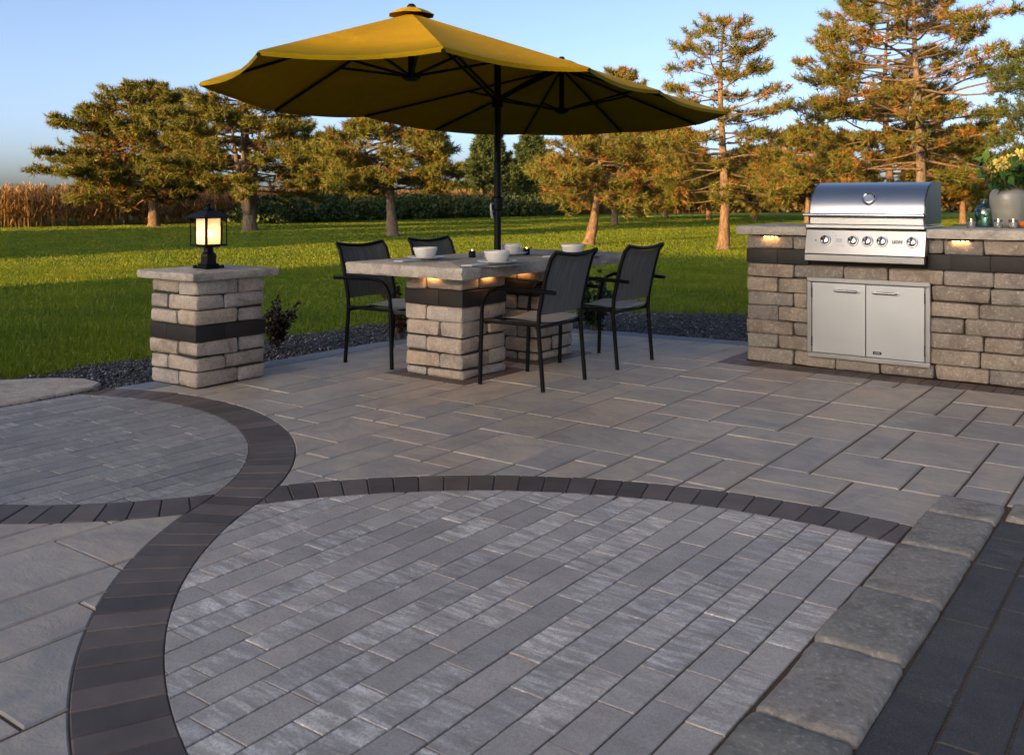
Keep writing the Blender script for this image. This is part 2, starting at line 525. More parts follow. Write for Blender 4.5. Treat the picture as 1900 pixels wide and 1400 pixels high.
def clip_disc(poly, c, r, inside):
    """parts of a CCW polygon inside / outside a disc, arcs as short chords"""
    segs = []
    for i in range(len(poly)):
        a, b = poly[i], poly[(i + 1) % len(poly)]
        dx, dy = b[0] - a[0], b[1] - a[1]
        A = dx * dx + dy * dy
        if A < 1e-14: continue
        fx, fy = a[0] - c[0], a[1] - c[1]
        B = 2 * (fx * dx + fy * dy); C = fx * fx + fy * fy - r * r
        D = B * B - 4 * A * C
        ts = [0.0, 1.0]
        if D > 0:
            for sg in (-1, 1):
                t = (-B + sg * math.sqrt(D)) / (2 * A)
                if 1e-7 < t < 1 - 1e-7: ts.append(t)
        ts.sort()
        for t0, t1 in zip(ts, ts[1:]):
            p0 = (a[0] + dx * t0, a[1] + dy * t0); p1 = (a[0] + dx * t1, a[1] + dy * t1)
            mx, my = (p0[0] + p1[0]) / 2 - c[0], (p0[1] + p1[1]) / 2 - c[1]
            segs.append((p0, p1, (mx * mx + my * my < r * r) == inside))
    if all(s[2] for s in segs): return [poly]
    if not any(s[2] for s in segs): return []
    n = len(segs)
    st = next(i for i in range(n) if segs[i][2] and not segs[i - 1][2])
    runs = []; cur = None
    for k in range(n):
        p0, p1, ok = segs[(st + k) % n]
        if ok:
            if cur is None: cur = [p0]
            cur.append(p1)
        elif cur is not None:
            runs.append(cur); cur = None
    if cur: runs.append(cur)
    ang = lambda p: math.atan2(p[1] - c[1], p[0] - c[0])
    res, used = [], set()
    for i in range(len(runs)):
        if i in used: continue
        P = []; k = i
        while k not in used:
            used.add(k)
            P += runs[k]
            e = ang(runs[k][-1]); best = None
            for q in range(len(runs)):
                d = (ang(runs[q][0]) - e) if inside else (e - ang(runs[q][0]))
                d %= 2 * PI
                if best is None or d < best[0]: best = (d, q)
            d, q = best
            m = max(1, int(d * r / .04))
            for s in range(1, m):
                a2 = e + (1 if inside else -1) * d * s / m
                P.append((c[0] + r * math.cos(a2), c[1] + r * math.sin(a2)))
            k = q
        Q = []
        for p in P:
            if not Q or math.hypot(p[0] - Q[-1][0], p[1] - Q[-1][1]) > 1e-4: Q.append(p)
        if len(Q) > 2 and math.hypot(Q[0][0] - Q[-1][0], Q[0][1] - Q[-1][1]) < 1e-4: Q.pop()
        if len(Q) >= 3: res.append(Q)
    return res

def area(p):
    return .5 * sum(p[i][0] * p[(i + 1) % len(p)][1] - p[(i + 1) % len(p)][0] * p[i][1] for i in range(len(p)))

def prism(poly, z0, z1, ch, mat, name):
    """paving piece: sides, chamfer and top; origin at its middle"""
    if area(poly) < 0: poly = poly[::-1]
    n = len(poly)
    cx = sum(p[0] for p in poly) / n; cy = sum(p[1] for p in poly) / n
    ins = []
    for i in range(n):
        a, b, d = poly[i - 1], poly[i], poly[(i + 1) % n]
        e1 = Vector((b[0] - a[0], b[1] - a[1])); e2 = Vector((d[0] - b[0], d[1] - b[1]))
        if e1.length < 1e-7 or e2.length < 1e-7: ins.append(b); continue
        e1.normalize(); e2.normalize()
        n1 = Vector((-e1.y, e1.x)); n2 = Vector((-e2.y, e2.x))
        bi = n1 + n2
        if bi.length < .3: bi = n1
        bi.normalize()
        k = ch / max(.45, bi.dot(n1))
        ins.append((b[0] + bi.x * k, b[1] + bi.y * k))
    v = [(p[0] - cx, p[1] - cy, z0) for p in poly] + [(p[0] - cx, p[1] - cy, z1 - ch) for p in poly] + [(p[0] - cx, p[1] - cy, z1) for p in ins]
    f = []
    for i in range(n):
        j = (i + 1) % n
        f.append([i, j, n + j, n + i]); f.append([n + i, n + j, 2 * n + j, 2 * n + i])
    f.append([2 * n + i for i in range(n)])
    me = bpy.data.meshes.new(name)
    me.from_pydata(v, [], f); me.materials.append(mat); me.update()
    return me, (cx, cy)

_cache = {}
def lay(poly, name, mat, parent, z1=0.0, ch=.003, thick=.05, wob=.0012):
    """lay one paving piece as a child of parent; plain rectangles share meshes"""
    if len(poly) < 3 or abs(area(poly)) < 4e-5: return None
    if len(poly) == 4 and abs(poly[0][1] - poly[1][1]) < 1e-6 and abs(poly[1][0] - poly[2][0]) < 1e-6:
        key = (name, mat.name, round(poly[1][0] - poly[0][0], 3), round(poly[2][1] - poly[1][1], 3), ch, thick)
        c = ((poly[0][0] + poly[1][0]) / 2, (poly[1][1] + poly[2][1]) / 2)
        if key not in _cache: _cache[key] = prism(poly, -thick, 0.0, ch, mat, name)[0]
        me = _cache[key]
    else:
        me, c = prism(poly, -thick, 0.0, ch, mat, name)
    o = link(name, me, parent, (c[0], c[1], z1 + rnd.uniform(-wob, wob)))
    o.rotation_euler = (rnd.uniform(-wob, wob) * 1.6, rnd.uniform(-wob, wob) * 1.6, 0)
    return o

def rect(x0, y0, x1, y1): return [(x0, y0), (x1, y0), (x1, y1), (x0, y1)]

# ---------------------------------------------------------------- ground sheets
mb = MB()
NX = 40
mb.grid(lambda u, v: (-900 + 1800 * u, -500 + 1700 * v, -.062), 20, 20)
lawn = mb.build('lawn', M['lawn'])
tag(lawn, 'wide mown green lawn reaching back to the cornfield and pines', 'lawn', None, 'structure')

# sand bed under the whole patio
edge = [(-5.62, -4), (-5.62, 2.6), (-5.58, 4.4), (-5.58, 5.7), (-5.45, 6.3), (-5.15, 6.95), (-4.72, 7.35), (-4.2, 7.46), (-3.1, 7.56), (4, 7.7), (4, -4)]
mb = MB(); mb.add([(x, y, -.006) for x, y in edge] + [(x, y, -.1) for x, y in edge], [list(range(len(edge)))[::-1]] + [[i, (i + 1) % len(edge), len(edge) + (i + 1) % len(edge), len(edge) + i] for i in range(len(edge))])
o = mb.build('sand_bed', M['sand'])
tag(o, 'brown sand showing in the joints between the patio pavers', 'sand', None, 'structure')

# gravel bed ground under the chips
bed = [(-6.62, -1), (-6.60, 3.1), (-6.57, 5.2), (-6.58, 6.5), (-6.35, 7.5), (-5.8, 8.35), (-4.72, 9.15), (-4.0, 9.5), (-2.5, 9.6), (5, 9.6), (5, 7.4), (-3.1, 7.4), (-4.6, 7.2), (-5.4, 6.2), (-5.45, -1)]
mb = MB(); mb.add([(x, y, -.05) for x, y in bed], [list(range(len(bed)))[::-1]])
o = mb.build('bed_soil', M['chips'])
tag(o, 'dark soil of the planting bed round the patio edge', 'soil', None, 'structure')

# ---------------------------------------------------------------- paving layout
UL = ((-4.794, 1.475), 1.7926, 2.0076)     # arcs: centre, inner radius, outer radius
LF = ((-.924, 3.36), 2.299, 2.514)
BL = ((-4.621, 3.133), 1.569, 1.784)
TF = ((-1.14, 1.307), 2.149, 2.364)
J = (-3.1, 2.33)
G = .002
def multi(polys, fn):
    out = []
    for p in polys: out += fn(p)
    return out

# large textured slabs on a module grid, joints read off the photograph
XI = {0: -.81, 1: -1.01, 2: -1.2, 3: -1.39, 4: -1.59, 5: -1.78, 6: -1.97, 7: -2.155, 8: -2.34, 9: -2.52, 10: -2.705, 11: -2.89, 12: -3.07, 13: -3.26, 14: -3.435, 15: -3.62, 16: -3.81, 17: -4.0}
gx = lambda i: XI[i] if i in XI else (-.81 - .1876 * i if i < 0 else -4.0 - .1876 * (i - 17))
gy = lambda j: 3.44 + .2164 * j
SY = [(7, 9, 14), (5, 6, 14), (3, 8, 13), (4, 13, 14), (2, 11, 14), (1, 8, 11), (0, 11, 12), (4, 3, 6), (3, 3, 5), (2, 5, 8), (0, 5, 8), (2, 1, 3), (1, 3, 5), (12, 4, 6), (11, 4, 10), (9, 4, 10), (8, 4, 6), (7, 6, 14), (6, 2, 6), (10, 2, 4), (9, 0, 2), (8, 0, 2), (7, 2, 4), (5, 1, 3), (6, 0, 2), (13, -3, -1), (12, -3, -1), (14, -1, 2), (12, -1, 4), (10, -2, 0), (11, 0, 2), (16, -1, 5), (17, 0, 1), (14, 2, 4),
      (9, -11, -9), (11, -11, -9), (13, -10, -6)]
SX = [(6, 4, 8), (3, 0, 5), (8, 0, 3), (5, 0, 3), (10, 3, 5), (2, 7, 12), (0, 8, 12), (1, 12, 14), (4, 8, 16), (2, 14, 16), (-1, 14, 15)]
cutY = {(i, j) for i, a, b in SY for j in range(a, b)}    # vertical joint at x_i beside row j
cutX = {(i, j) for j, a, b in SX for i in range(a, b)}    # horizontal joint at y_j over column i (between i and i+1)
patio = empty('patio')
tag(patio, 'patio field of large buff and grey textured slabs under the table', 'patio', None, 'structure')
conv = [(-5.37, -3), (-.2, -3), (-.2, 3.5), (3, 3.6), (3, 7.38), (-3.1, 7.34), (-4.2, 7.24), (-4.62, 7.12), (-4.98, 6.8), (-5.24, 6.22), (-5.37, 5.65)]
conv = [(-5.37, -3), (3, -3), (3, 7.38), (-3.1, 7.34), (-4.2, 7.24), (-4.62, 7.12), (-4.98, 6.8), (-5.24, 6.22), (-5.37, 5.65)]
def clip_conv(p):
    for i in range(len(conv)):
        a, b = conv[i], conv[(i + 1) % len(conv)]
        nx, ny = b[1] - a[1], -(b[0] - a[0])
        if not p: break
        p = clip_half(p, nx, ny, nx * a[0] + ny * a[1])
    return p
rs = random.Random(11)
filled = set()
blocked = lambda i, j: (i < 11 and j >= 14)
sizes = [(2, 2)] * 3 + [(2, 3)] * 4 + [(1, 2)] * 2 + [(3, 2)] * 1 + [(1, 3)] * 1 + [(2, 4)] * 1 + [(3, 3)] * 1
nslab = 0
for j in range(-14, 20):
    for i in range(26, -8, -1):
        if (i, j) in filled or blocked(i, j): continue
        opts = sizes[:]; rs.shuffle(opts)
        if -2 <= i <= 14 and 0 <= j < 14:      # the part read off the photograph: run on to the next known joint
            w = 1
            while w < 4 and (i - w + 1, j) not in cutY: w += 1
            opts = [(w, q) for q in rs.choice([(3, 2), (2, 3), (2, 2)])] + [(q, 2) for q in range(w - 1, 0, -1)] + [(q, 1) for q in range(w, 0, -1)]
        for w, h in opts + [(1, 1)]:
            cells = [(i - a, j + b) for a in range(w) for b in range(h)]
            if any(c in filled or blocked(*c) for c in cells): continue
            # column i spans x_{i+1}..x_i ; joints inside?
            if any((i - a, j + b) in cutY for a in range(0, w - 1) for b in range(h) if (i - a, j + b) in cutY): continue
            if any((i - a, j + b) in cutX for a in range(w) for b in range(1, h)): continue
            break
        filled |= set(cells)
        x0, x1, y0, y1 = gx(i + 1), gx(i - w + 1), gy(j), gy(j + h)
        if x1 > 2.6 or (x0 > -.66 and y1 < 4.12): continue
        boxes = [(x0, y0, x1, y1)]
        if x1 > -.62 and y0 < 4.125:      # round the corner of the landing
            boxes = [(x0, y0, min(x1, -.62), min(y1, 4.125)), (x0, max(y0, 4.125), x1, y1)] if x0 < -.66 else [(x0, max(y0, 4.125), x1, y1)]
        for (x0, y0, x1, y1) in boxes:
            if x1 - x0 < .03 or y1 - y0 < .03: continue
            P = rect(x0 + .005, y0 + .003, x1 - .005, y1 - .003)
            P = clip_conv(P)
            if not P: continue
            cxx, cyy = sum(p[0] for p in P) / len(P), sum(p[1] for p in P) / len(P)
            d = FV[0] * cxx + FV[1] * cyy
            if d < 1.2: continue
            up = clip_half(P, -.35, -.94, -(.35 * J[0] + .94 * J[1]))
            dn = clip_half(P, .35, .94, .35 * J[0] + .94 * J[1])
            pcs = []
            if up: pcs += multi(clip_disc(up, TF[0], TF[2] + G, False), lambda p: clip_disc(p, UL[0], UL[2] + G, False))
            if dn: pcs += multi(clip_disc(dn, LF[0], LF[2] + G, False), lambda p: clip_disc(p, BL[0], BL[2] + G, False))
            for p in pcs:
                if cyy < 3.6: p = clip_half(p, 1, 0, -.86)
                if p and lay(p, 'slab', M['slab'], patio, 0, .006, .05, .0016): nslab += 1

# grey streaked pavers: rows along y
def paver_field(parent, x_hi, x_lo, y_lo, y_hi, clips, mat, pitch, phase, lens):
    n = 0
    k = 0
    x = x_hi
    while x > x_lo:
        y = y_lo - rs.uniform(0, .3)
        while y < y_hi:
            L = rs.choice(lens)
            P = rect(x - pitch + .003, y + .002, x - .003, y + L - .002)
            pcs = [P]
            for c in clips: pcs = multi(pcs, c)
            for p in pcs:
                if lay(p, 'paver', mat, parent, 0, .0019): n += 1
            y += L
        x -= pitch
    return n
front = empty('grey_paving')
tag(front, 'pointed field of streaked grey pavers in the foreground between brown borders', 'paving', None, 'structure')
vis = lambda p: [p] if (p and max(FV[0] * a + FV[1] * b for a, b in p) > 1.75) else []
n1 = paver_field(front, -.8585, -3.2, .55, 3.5, [lambda p: clip_disc(p, LF[0], LF[1] - G, True), lambda p: clip_disc(p, TF[0], TF[1] - G, True), vis], M['grey'], .1042, 0, [.175, .21, .26, .26, .315])
leftp = empty('grey_paving')
tag(leftp, 'field of grey pavers, painted darker for shade, in front of the lantern pillar', 'paving', None, 'structure')
def left_clip(p):
    p = clip_half(p, -1, 0, 5.58)
    return [p] if p else []
n2 = paver_field(leftp, -3.08, -5.7, 1.5, 3.4, [left_clip, lambda p: clip_disc(p, UL[0], UL[1] - G, True), lambda p: clip_disc(p, BL[0], BL[1] - G, True)], M['grey_shaded'], .1042, 0, [.21, .26, .32])

# brown soldier courses
def arc_band(parent, arc, a0, a1, clips, pitch=.108):
    c, ri, ro = arc
    rm = (ri + ro) / 2
    n = max(1, round(abs(a1 - a0) * rm / pitch))
    for k in range(n):
        t0 = a0 + (a1 - a0) * k / n; t1 = a0 + (a1 - a0) * (k + 1) / n
        g = .0022 / rm * (1 if t1 > t0 else -1)
        t0 += g; t1 -= g
        tm = (t0 + t1) / 2
        P = [(c[0] + (ri + .001) * math.cos(t), c[1] + (ri + .001) * math.sin(t)) for t in (t0, tm, t1)]
        P += [(c[0] + (ro - .001) * math.cos(t), c[1] + (ro - .001) * math.sin(t)) for t in (t1, tm, t0)]
        if area(P) < 0: P = P[::-1]
        pcs = [P]
        for f in clips: pcs = multi(pcs, f)
        for p in pcs: lay(p, 'border_paver', M['brown'], parent, .001, .003)
sband = empty('paver_border')
tag(sband, 'curved brown paver border running from the lantern pillar to the near edge', 'paver border', None, 'structure')
ang = lambda a, p: math.atan2(p[1] - a[0][1], p[0] - a[0][0])
T1 = (-3.086, 2.306)
arc_band(sband, UL, R_(112), ang(UL, T1), [])
arc_band(sband, LF, ang(LF, T1) + 2 * PI, R_(264), [])
tband = empty('paver_border')
tag(tband, 'curved brown paver border crossing the patio from side to side', 'paver border', None, 'structure')
ux, uy = LF[0][0] - UL[0][0], LF[0][1] - UL[0][1]
side = lambda p: (sum(q[0] for q in p) / len(p) - T1[0]) * -uy + (sum(q[1] for q in p) / len(p) - T1[1]) * ux > 0
arc_band(tband, TF, R_(151.5), R_(81.5), [lambda p: clip_disc(p, UL[0], UL[2] + G, False) if side(p) else clip_disc(p, LF[0], LF[1] - G, True), lambda p: [q for q in [clip_half(p, 1, 0, -.86)] if q]])
arc_band(tband, BL, R_(-29), R_(-125), [lambda p: clip_disc(p, UL[0], UL[1] - G, True) if side(p) else clip_disc(p, LF[0], LF[2] + G, False)])

# tumbled kerb stones and charcoal pavers of the landing on the near right
def stone_mesh(name, d, mat, bev, jit, seed, seg=2):
    r2 = random.Random(seed)
    bm = bmesh.new()
    bmesh.ops.create_cube(bm, size=1.0)
    for v in bm.verts: v.co = Vector((v.co.x * d[0], v.co.y * d[1], v.co.z * d[2])) + Vector((r2.uniform(-jit, jit), r2.uniform(-jit, jit), r2.uniform(-jit, jit)))
    bmesh.ops.bevel(bm, geom=bm.edges[:], offset=bev, segments=seg, profile=.55, affect='EDGES')
    for v in bm.verts: v.co += Vector((r2.uniform(-jit, jit), r2.uniform(-jit, jit), r2.uniform(-jit, jit))) * .35
    me = bpy.data.meshes.new(name)
    bm.to_mesh(me); bm.free()
    me.materials.append(mat)
    me.polygons.foreach_set('use_smooth', [True] * len(me.polygons))
    me.set_sharp_from_angle(angle=R_(50))
    return me
kerb = empty('stone_edging')
tag(kerb, 'row of large tumbled buff stones edging the charcoal landing', 'stone edging', None, 'structure')
ys = [4.07, 3.83, 3.42, 2.95, 2.53, 2.10, 1.67, 1.25, .83]
def kerb_stone(w, l, h, seed):
    """rounded tumbled block, finer than the wall stones because it lies near"""
    r2 = random.Random(seed)
    bm = bmesh.new()
    bmesh.ops.create_cube(bm, size=1.0)
    for v in bm.verts: v.co = Vector((v.co.x * w, v.co.y * l, v.co.z * h))
    bmesh.ops.bevel(bm, geom=bm.edges[:], offset=.02, segments=3, profile=.5, affect='EDGES')
    bmesh.ops.subdivide_edges(bm, edges=[e for e in bm.edges if e.calc_length() > .05], cuts=7, use_grid_fill=True)
    from mathutils import noise
    for v in bm.verts:
        q = v.co * 26 + Vector((seed * 3.1, seed * 1.7, 0))
        n = noise.noise(q) * .0035 + noise.noise(q * .3) * .004
        v.co += Vector((math.copysign(1, v.co.x) * n if abs(v.co.x) > w * .42 else 0, math.copysign(1, v.co.y) * n * 1.4 if abs(v.co.y) > l * .43 else 0, n * .5))
    me = bpy.data.meshes.new('kerb_stone'); bm.to_mesh(me); bm.free()
    me.materials.append(M['kerb'])
    me.polygons.foreach_set('use_smooth', [True] * len(me.polygons))
    return me
for k in range(len(ys) - 1):
    y1, y0 = ys[k], ys[k + 1]
    link('kerb_stone', kerb_stone(.236, y1 - y0 - .006, .15, k), kerb, (-.731 + rnd.uniform(-.003, .003), (y0 + y1) / 2, -.055 + rnd.uniform(-.003, .003)), rnd.uniform(-.012, .012))
for q in range(9): link('kerb_stone', kerb_stone(.3, .2, .15, 33 + q), kerb, (-.445 + .306 * q, 4.02, -.058), 0)
landing = empty('charcoal_paving')
tag(landing, 'charcoal pavers with faint streaks beyond the tumbled stone edging', 'paving', None, 'structure')
rs2 = random.Random(5)
x = -.611
for k in range(19):
    y = .6 + rs2.uniform(-.3, 0)
    while y < 3.9:
        L = rs2.choice([.3, .42, .5])
        P = rect(x + .003, y + .002, x + .131, min(y + L, 3.92) - .002)
        if P[2][1] - P[0][1] > .05: lay(P, 'paver', M['charcoal'], landing, 0, .004)
        y += L
    x += .134

# dark pavers under the counter front, round the pedestals and blue-grey edge course
cb = empty('paver_border')
tag(cb, 'straight dark brown paver strip along the foot of the grill counter', 'paver border', None, 'structure')
x = -2.89
while x < 1.2:
    lay(rect(x + .002, 6.472, x + .106, 6.685), 'border_paver', M['brown'], cb, .001, .003); x += .108
y = 6.69
while y < 7.3:
    lay(rect(-2.89, y + .002, -2.752, y + .106), 'border_paver', M['brown'], cb, .001, .003); y += .108
eb = empty('paver_border')
tag(eb, 'blue grey paver course along the far edge of the patio by the dark gravel', 'paver border', None, 'structure')
outer = [(-5.58, 3.32), (-5.58, 4.4), (-5.58, 5.7), (-5.45, 6.3), (-5.15, 6.95), (-4.72, 7.35), (-4.2, 7.46), (-3.1, 7.56), (-2.0, 7.6)]
inner = [(-5.372, 3.42), (-5.372, 4.4), (-5.372, 5.65), (-5.242, 6.22), (-4.982, 6.8), (-4.622, 7.122), (-4.2, 7.242), (-3.1, 7.342), (-2.0, 7.36)]
for (a, b), (c, d) in zip(zip(outer, outer[1:]), zip(inner, inner[1:])):
    n = max(1, round(math.dist(a, b) / .105))
    L2 = lambda p, q, t: (p[0] + (q[0] - p[0]) * t, p[1] + (q[1] - p[1]) * t)
    for k in range(n):
        t0, t1 = (k + .02) / n, (k + .98) / n
        P = [L2(a, b, t0), L2(a, b, t1), L2(c, d, t1), L2(c, d, t0)]
        if area(P) < 0: P = P[::-1]
        lay(P, 'border_paver', M['edgepav'], eb, .001, .003)

# ---------------------------------------------------------------- stone piers
_sm = {}
def stone(parent, lo, hi, mat='tan', name='stone', bev=.014, jit=.004):
    g_ = .001 if mat == 'dark' else .005
    d = tuple(round(hi[k] - lo[k] - g_, 3) for k in range(3))
    var = rnd.randrange(4)
    key = (d, mat, var)
    if key not in _sm: _sm[key] = stone_mesh(name, d, M[mat], bev, jit, hash(key) & 0xffff if False else len(_sm) + 17, 2)
    o = link(name, _sm[key], parent, tuple((lo[k] + hi[k]) / 2 for k in range(3)))
    o.rotation_euler = (0, 0, rnd.choice((0, PI)) + rnd.uniform(-.008, .008))
    return o

def pier(parent, x0, y0, x1, y1, zs, band, mat='tan', flip=0):
    """courses of tumbled stone, the corner stones turning alternate ways; zs = course levels, band = index of the dark course"""
    w, l = x1 - x0, y1 - y0
    for k in range(len(zs) - 1):
        z0, z1 = zs[k], zs[k + 1]
        mt = 'dark' if k == band else mat
        nm = 'dark_stone' if k == band else 'stone'
        bv, jt = (.003, .0004) if k == band else (.021, .0065)
        if (k + flip) % 2 == 0:
            L = [(x0 + .6 * w, y0, x1, y0 + .6 * l), (x0, y0, x0 + .6 * w, y0 + .4 * l), (x0 + .4 * w, y0 + .6 * l, x1, y1), (x0, y0 + .4 * l, x0 + .4 * w, y1)]
        else:
            L = [(x0 + .37 * w, y0, x1, y0 + .41 * l), (x0, y0, x0 + .37 * w, y0 + .6 * l), (x0 + .6 * w, y0 + .41 * l, x1, y1), (x0, y0 + .6 * l, x0 + .6 * w, y1)]
        e = .003
        for q, (a, b, c, d) in enumerate(L):
            j = lambda: 0 if k == band else rnd.uniform(-.007, .007)
            stone(parent, (a + j() * (a == x0), b + j() * (b == y0), z0), (c + j() * (c == x1), d + j() * (d == y1), z1), mt, nm, bv, jt)

def cap_mesh(name, x0, y0, x1, y1, z0, z1, mat, rough=.007, step=.03, sides=(1, 1, 1, 1)):
    """slab with a rock-faced edge"""
    from mathutils import noise
    per = []
    for (a, b, s) in (((x0, y0), (x1, y0), sides[0]), ((x1, y0), (x1, y1), sides[1]), ((x1, y1), (x0, y1), sides[2]), ((x0, y1), (x0, y0), sides[3])):
        n = max(1, int(math.dist(a, b) / step))
        ox, oy = (b[1] - a[1]), -(b[0] - a[0])
        L = math.hypot(ox, oy)
        for k in range(n): per.append((a[0] + (b[0] - a[0]) * k / n, a[1] + (b[1] - a[1]) * k / n, ox / L, oy / L, s))
    n = len(per); rows = [(0, -.004), (.18, 0), (.5, .001), (.82, 0), (.94, -.003), (1, -.010)]
    v, f = [], []
    for t, off in rows:
        z = z0 + (z1 - z0) * t
        for (x, y, nx, ny, s) in per:
            q = Vector((x * 14, y * 14, z * 30))
            d = off + s * ((noise.noise(q) * 1.3 + noise.noise(q * 2.7) * .7) * rough if 0 < t < .9 else noise.noise(q) * rough * .5)
            v.append((x + nx * d, y + ny * d, z))
    for r in range(len(rows) - 1):
        for k in range(n):
            k2 = (k + 1) % n
            f.append([r * n + k, r * n + k2, (r + 1) * n + k2, (r + 1) * n + k])
    f.append(list(range(n))[::-1]); f.append([(len(rows) - 1) * n + k for k in range(n)])
    mb = MB(); mb.add(v, f)
    return mb.mesh(name, mat, True)

# lantern pillar
PX0, PY0, PX1, PY1 = -5.605, 3.585, -5.108, 4.135
pil = empty('stone_pillar', (0, 0, 0))
tag(pil, 'square tumbled stone pillar with dark band and buff cap carrying the lantern', 'stone pillar')
MB().box(((PX0 + PX1) / 2, (PY0 + PY1) / 2, .33), (PX1 - PX0 - .04, PY1 - PY0 - .04, .66)).build('core', M['core'], pil)
zs = [0.0] + [.003 + .0975 * k for k in range(1, 8)]
pier(pil, PX0, PY0, PX1, PY1, zs, 3)
link('cap', cap_mesh('cap', PX0 - .055, PY0 - .06, PX1 + .058, PY1 + .06, .688, .737, M['cap'], .006), pil)

# ---------------------------------------------------------------- light bars
def light_bar(name_parent, loc, ax, L=.11):
    """slim LED bar fixed under a cap, shining down the stone face"""
    b = MB()
    d = (L + .05, .022, .012) if ax == 'x' else (.022, L + .05, .012)
    b.bbox((loc[0], loc[1], loc[2]), d, .003)
    o = b.build('light_bar', M['metal'], name_parent)
    e = MB()
    for k in range(4):
        t = (k - 1.5) / 4 * L
        e.box((loc[0] + (t if ax == 'x' else 0), loc[1] + (t if ax != 'x' else 0), loc[2] - .0075), (.012, .012, .003))
    e.build('led', M['led'], o)
    ld = bpy.data.lights.new('led_lamp', 'AREA')
    ld.shape = 'RECTANGLE'; ld.size = L; ld.size_y = .012
    ld.energy = .075; ld.color = (1, .42, .11)
    lo = bpy.data.objects.new('led_lamp', ld); COL.objects.link(lo)
    lo.location = (loc[0], loc[1], loc[2] - .011)
    lo.rotation_euler = (0, 0, 0 if ax == 'x' else PI / 2)
    lo.parent = name_parent
    return o

# ---------------------------------------------------------------- dining table
TX0, TY0, TX1, TY1, TZ = -4.655, 4.44, -3.64, 6.52, .78
tab = empty('dining_table', (0, 0, 0))
tag(tab, 'stone dining table with rock edged top on two banded stone pedestals', 'table')
zt = [-.035 + .1 * k for k in range(7)] + [.695]
zt = [0.0, .065, .17, .275, .38, .485, .59, .70]
ped1 = (-4.448, 4.80, -3.935, 5.29); ped2 = (-4.448, 5.69, -3.945, 6.19)
for k, pd in enumerate((ped1, ped2)):
    co = MB().box(((pd[0] + pd[2]) / 2, (pd[1] + pd[3]) / 2, .345), (pd[2] - pd[0] - .04, pd[3] - pd[1] - .04, .69)).build('pedestal', M['core'], tab)
    pier(co, *pd, zt, 5, 'tan', 1 - k)
    # dark paver frame round the foot
    for (a, b, c, d) in ((pd[0] - .1, pd[1] - .1, pd[2] + .1, pd[1]), (pd[0] - .1, pd[3], pd[2] + .1, pd[3] + .1), (pd[0] - .1, pd[1], pd[0], pd[3]), (pd[2], pd[1], pd[2] + .1, pd[3])):
        w, l = c - a, d - b
        n = max(1, round(max(w, l) / .21))
        for q in range(n):
            P = rect(a + w * q / n + .001, b + .001, a + w * (q + 1) / n - .001, d - .001) if w > l else rect(a + .001, b + l * q / n + .001, c - .001, b + l * (q + 1) / n - .001)
            lay(P, 'border_paver', M['brown'], patio, .005, .002, .05, .0003)
top = link('tabletop', cap_mesh('tabletop', TX0, TY0, TX1, TY1, .705, TZ, M['capgrey'], .014), tab)
light_bar(tab, (-4.19, ped1[1] - .016, .692), 'x')
light_bar(tab, (ped1[2] + .018, 5.06, .692), 'y')
light_bar(tab, (-4.10, ped2[1] - .02, .692), 'x')

# ---------------------------------------------------------------- grill counter
CX0, CX1, CY0, CY1 = -2.742, 1.1, 6.69, 7.5
cnt = empty('grill_counter', (0, 0, 0))
tag(cnt, 'long taupe stone counter with dark band holding the steel grill', 'outdoor kitchen counter')
MB().box(((CX0 + CX1) / 2, (CY0 + CY1) / 2 + .02, .47), (CX1 - CX0 - .06, CY1 - CY0 - .06, .935)).build('core', M['core'], cnt)
GX0, GX1 = -2.275, -1.475          # grill opening
DX0, DX1, DZ0, DZ1 = -2.279, -1.452, .077, .648
ch = .1045
rw = random.Random(3)
for k in range(9):
    z0, z1 = k * ch + (.0 if k else 0), (k + 1) * ch
    band = k == 7
    xs = [CX0]
    first = True
    while xs[-1] < CX1 - .1:
        if band: w = .235 if k else .2
        elif first: w = (.355 if k % 2 == 0 else .24)
        else: w = rw.choice([.24, .30, .355, .33])
        first = False
        xs.append(min(xs[-1] + w, CX1))
    for a, b in zip(xs, xs[1:]):
        if b - a < .05: continue
        if a > DX0 + .02 and b < DX1 - .02 and z0 > DZ0 and z1 < DZ1 + .02: continue
        if k >= 7 and a > GX0 - .01 and b < GX1 + .01: continue
        aa, bb = a, b
        if k >= 7:
            if a < GX0 < b: bb = GX0
            if a < GX1 < b: aa = GX1
            if bb - aa < .04: continue
        dy = 0 if band else rw.uniform(-.007, .007)
        dep = .2 if a > CX0 + .01 else (.24 if k % 2 else .36)
        stone(cnt, (aa, CY0 + dy, z0), (bb, CY0 + (.2 if a > CX0 + .01 else dep), z1), 'dark' if band else 'taupe', 'dark_stone' if band else 'stone', .003 if band else .017, .0004 if band else .0055)
    # left end wall
    y = CY0 + (.24 if k % 2 else .36)
    while y < CY1 - .05:
        y2 = min(y + .3, CY1)
        stone(cnt, (CX0, y, z0), (CX0 + .2, y2, z1), 'dark' if band else 'taupe', 'dark_stone' if band else 'stone', .003 if band else .017, .0004 if band else .0055)
        y = y2
for a, b, sd_ in ((CX0 - .062, GX0 - .002, (1, 0, 1, 1)), (GX1 + .004, -.3, (1, 0, 1, 0)), (-.297, CX1 + .05, (1, 1, 1, 0))):
    link('cap', cap_mesh('cap', a, CY0 - .05, b, CY1 + .05, .943, 1.005, M['capgrey'], .006, .03, sd_), cnt)
light_bar(cnt, (-2.55, CY0 - .016, .934), 'x')
light_bar(cnt, (-1.27, CY0 - .016, .934), 'x')

